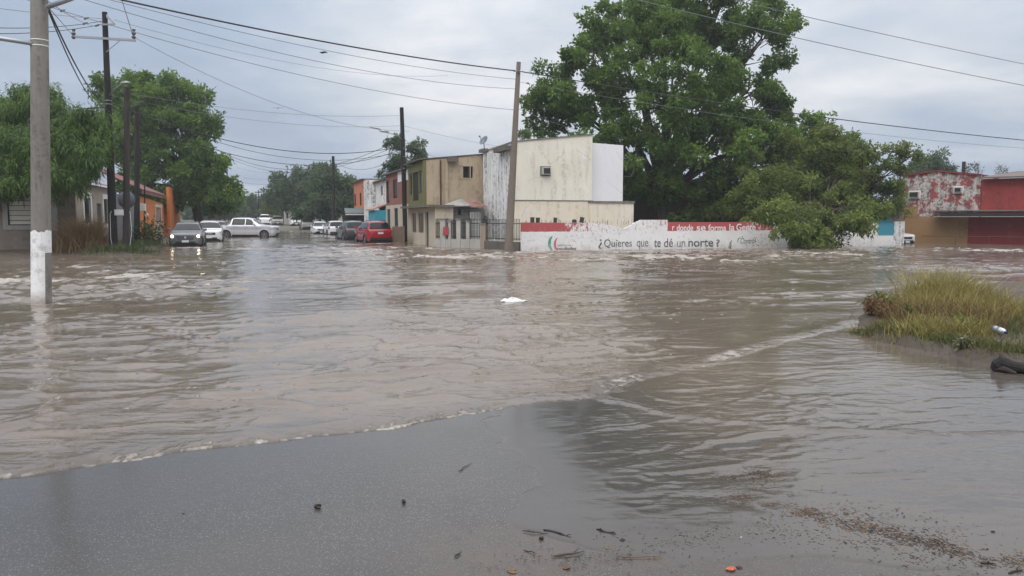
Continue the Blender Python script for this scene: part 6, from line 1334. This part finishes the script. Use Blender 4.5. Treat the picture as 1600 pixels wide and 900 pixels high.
twig('twig', (1575,898), (1598,894), .006, 'dark twig at the very right bottom corner', mat='twig_dark', branch=2, group=gd)
twig('twig', (532,584), (548,583), .010, 'short dark twig floating on the muddy water', zf=at_water, mat='twig_dark', branch=1, wig=.08)
twig('twig', (712,542), (727,546), .007, 'slim dark twig floating right of the middle', zf=at_water, mat='twig_dark', branch=0)
def crumb(name, px, py, s_, mat, label, cat, zf=at_road, flat=.4, group=None):
    r_ = np.random.default_rng(int(px*7+py)); a_, b_ = np.meshgrid(np.linspace(0,2*np.pi,9,endpoint=False), np.linspace(.08,np.pi-.08,6)); n_ = 1+.35*r_.normal(size=a_.shape)*.6
    V = np.stack([s_*np.sin(b_)*np.cos(a_)*n_*1.3, s_*np.sin(b_)*np.sin(a_)*n_, s_*flat*(1+np.cos(b_)*n_)], -1).reshape(-1,3); F = [(i*9+k, i*9+(k+1)%9, (i+1)*9+(k+1)%9, (i+1)*9+k) for i in range(5) for k in range(9)]
    o = mesh_np(name, V, F, mat, None); o.location = zf(px, py); return tag(o, label, cat, group)
crumb('pebble', 497,794,.018,M['twig_dark'],'dark lump on the bare asphalt left of the middle','pebble', flat=.7)
crumb('dead_leaf', 631,786,.012,M['twig_dark'],'small black curled leaf on the asphalt, right of the dark lump','leaf', flat=.9)
crumb('dead_leaf', 846,843,.011,M['twig_dark'],'small black leaf just under the straight stick','leaf', flat=.8)
crumb('dead_leaf', 820,812,.010,M['straw'],'tiny straw-coloured leaf above the sticks','leaf')
crumb('dead_leaf', 972,846,.012,M['twig_dark'],'black leaf right of the short thick twig','leaf', flat=.6)
crumb('pebble', 286,803,.007,M['twig_dark'],'tiny dark pebble on the asphalt at the left','pebble')
crumb('paper_scrap', 1158,841,.009,M['plastic_white'],'bright white scrap on the wet asphalt','scrap')
crumb('dead_leaf', 800,893,.020,M['straw'],'yellowish leaf crumb at the bottom edge','leaf', flat=.3)
crumb('dead_leaf', 886,888,.016,M['leaf_brown'],'brown leaf crumb near the bottom edge, left of centre debris','leaf', flat=.4)
crumb('dead_leaf', 950,858,.016,M['straw'],'ochre leaf crumb between the sticks','leaf', flat=.4)
crumb('dead_leaf', 1551,833,.008,M['twig_dark'],'tiny dark leaf alone at the right of the asphalt','leaf', flat=.8)
for (px, py, s_, mt, lb_) in ((1142,891,.020,plain('orange wrapper',(.42,.10,.05),.4),'small orange-red wrapper at the bottom edge'),(1155,888,.012,M['twig_dark'],'black fragment touching the orange-red wrapper')):
    crumb('wrapper' if px == 1142 else 'dead_leaf', px, py, s_, mt, lb_, 'wrapper' if px == 1142 else 'leaf', flat=.35)
# drift line of leaf litter
def litter(name, lines, n, label, mats, s_=.02):
    for mi, mt in enumerate(mats):
        P = np.array([g2(*a) for a in lines]); i = rng.integers(0, len(P)-1, n); t_ = rng.uniform(0,1,n)[:,None]; p_ = P[i]*(1-t_)+P[i+1]*t_
        cl_ = rng.normal(size=(n,2))*.06*(1+2.5*(rng.uniform(size=(n,1))>.6)); p_ = p_+cl_; keep = fbm(p_[:,0]*5, p_[:,1]*5, 91+mi) > .44; p_ = p_[keep]; m_ = len(p_)
        z = road_z(p_[:,0], p_[:,1]) + .006; a = rng.uniform(0, np.pi*2, m_); d = np.stack([np.cos(a), np.sin(a), rng.uniform(0,.5,m_)],1); sd_ = np.stack([-np.sin(a), np.cos(a), rng.uniform(-.4,.4,m_)],1)
        L = (s_*rng.uniform(.2,1.3,m_)**1.5)[:,None]; Wd = (L[:,0]*np.where(rng.uniform(size=m_)>.7,.35,.08))[:,None]; c = np.column_stack([p_, z])
        V = np.stack([c-d*L/2*[1,1,0], c+sd_*Wd/2, c+d*L/2, c-sd_*Wd/2],1).reshape(-1,3); V[:,2] = np.maximum(V[:,2], np.repeat(z,4)-.003)
        o = mesh_np(name, V, np.arange(m_*4).reshape(-1,4), mt); o.modifiers.new('t','SOLIDIFY').thickness = .0012
        tag(o, label[mi], 'litter', kind='stuff')
litter('leaf_litter', ((1188,748),(1196,762),(1150,785),(1215,800),(1265,815),(1330,835),(1400,850),(1455,868),(1520,885),(1610,895)), 2600, ['dark bits of leaf washed along the drift line','straw-coloured bits along the drift line','brown leaf crumbs along the drift line'], [M['twig_dark'], M['straw'], M['leaf_brown']], .022)
litter('straw_litter', ((760,893),(880,890),(960,880),(1060,862),(1130,838),(1250,850),(1420,880)), 800, ['sparse dark crumbs scattered at the bottom of the road','sparse straw crumbs scattered at the bottom of the road'], [M['twig_dark'], M['straw']], .014)
# rubbish on the right bank
def at_bank(px, py, dz=0): g = G(px, py, .12); z = float(is_z(g.x, g.y)); g = G(px, py, z); return Vector((g.x, g.y, z+dz))
A = at_bank(1553,527,.12); B = at_bank(1588,538,.10); d = (B-A).normalized()*.30; r = empty('plastic_bottle', A, 0, 'crushed clear plastic bottle with blue label lying on the bank', 'bottle')
m, t, p = newmat('clear pet'); p.inputs['Base Color'].default_value = (.42,.46,.52,1); p.inputs['Roughness'].default_value = .15; p.inputs['Transmission Weight'].default_value = .35
MB().tube([d*0,d*.03,d*.18,d*.3,d*.45,d*.75,d*.88,d*.97], [.025,.042,.045,.040,.045,.044,.03,.014], 14).build('body', m, r, smooth=True)
MB().tube([d*.04,d*.16], [.0455,.0475], 14).build('label_band', plain('blue label', (.10,.17,.42), .4), r, smooth=True); MB().tube([d*.97,d*1.07], [.018,.018], 12).build('cap', plain('navy cap', (.02,.03,.09), .4), r)
A = at_bank(1399,499,.05); d = Vector((.14,-.02,.01)); r = empty('drink_can', A, 0, 'pale crumpled can lying among the weeds at the bank tip', 'can')
MB().tube([(0,0,0), d*.08, d*.9, d], [.028,.034,.034,.028], 14).build('body', plain('pale can', (.50,.54,.54), .35, .4), r, smooth=True); MB().tube([d*1.001,d*1.02], [.027,.024], 14).build('lid', M['galv'], r)
P = D(1535, 458.5, 15.6); r = MB().prism([(-.09,0,0),(.09,0,.01),(.10,.0,.045),(.05,0,.062),(-.03,0,.05),(-.09,0,.058)], (0,.03,0)).build('wrapper', plain('yellow wrapper', (.62,.52,.02), .4), None, bevel=.006); r.location = (P.x, P.y, max(P.z-.03, float(is_z(P.x, P.y)))); tag(r, 'bright yellow wrapper lying behind the tall grass', 'wrapper')
P = at_bank(1572,478); r = empty('paper_cup', P, 0, 'white paper cup on the gravel behind the grass', 'cup'); MB().tube([(0,0,.03),(.08,.02,.035)], [.026,.038], 12).build('cup_body', M['plastic_white'], r, smooth=True); MB().tube([(.078,.02,.035),(.083,.021,.0352)], [.041,.041], 12).build('rim', M['white_frame'], r)
A = G(1553,576,.06); r = empty('charred_log', (A.x, A.y, .045), 0, 'dark rotten log lying at the water edge in the lower right', 'log')
mb = MB(); u_ = (G(1640,585,.06)-A); u_.z = 0
mb.tube([u_*-.02, u_*.06+Vector((0,0,.05)), u_*.16+Vector((0,.02,.085)), u_*.35+Vector((0,.02,.06)), u_*.8+Vector((0,0,.04)), u_*1.3], [.035,.075,.085,.062,.06,.055], 12)
mb.build('trunk', M['wood_black'], r); mb = MB(); mb.tube([u_*.16+Vector((0,.02,.09)), u_*.14+Vector((0,0,.15)), u_*.11+Vector((0,0,.19))], [.05,.035,.02], 8).tube([u_*.0+Vector((0,-.02,.02)), u_*.1+Vector((0,-.08,.03)), u_*.3+Vector((0,-.10,.0))], [.03,.035,.02], 8)
mb.build('broken_branch', stucco('split wood', (.10,.06,.045), (.03,.022,.02), scale=3, bs=.8), r)
# gravel stones on the far part of the bank
gs_ = np.random.default_rng(8); n = 500; px_ = gs_.uniform(1540,1760,n); py_ = gs_.uniform(452,486,n); V = []; F = []
for k in range(n):
    g = G(px_[k], py_[k], .12); z = float(is_z(g.x, g.y)); s_ = .03*gs_.uniform(.3,1.3); c = Vector((g.x, g.y, z)); b_ = len(V)
    V += [c+Vector((s_*gs_.uniform(.6,1.2)*dx__, s_*gs_.uniform(.6,1.2)*dy__, s_*gs_.uniform(.3,.8)*dz__)) for dx__, dy__, dz__ in ((1,0,0),(0,1,0),(-1,0,0),(0,-1,0),(0,0,1),(0,0,-1))]; F += [(b_+a, b_+c2, b_+e2) for a, c2, e2 in ((0,1,4),(1,2,4),(2,3,4),(3,0,4),(1,0,5),(2,1,5),(3,2,5),(0,3,5))]
tag(mesh_np('gravel', V, F, M['gravel']), 'loose wet gravel on the far part of the right bank', 'gravel', kind='stuff')
# ------------------------------------------------------------------ damp air
HAZE = .0007
hz = MB().box(-260,260,-6,330,-1.4,40).build('haze', bpy.data.materials.new('haze'), None)
m = hz.data.materials[0]; m.use_nodes = True; t = m.node_tree; t.nodes.remove(t.nodes['Principled BSDF'])
vv = t.nodes.new('ShaderNodeVolumePrincipled'); vv.inputs['Color'].default_value = (.86,.90,.95,1); vv.inputs['Density'].default_value = HAZE; vv.inputs['Anisotropy'].default_value = .2
t.links.new(vv.outputs[0], t.nodes['Material Output'].inputs['Volume']); tag(hz, 'thin damp haze filling the street', 'haze', kind='stuff')
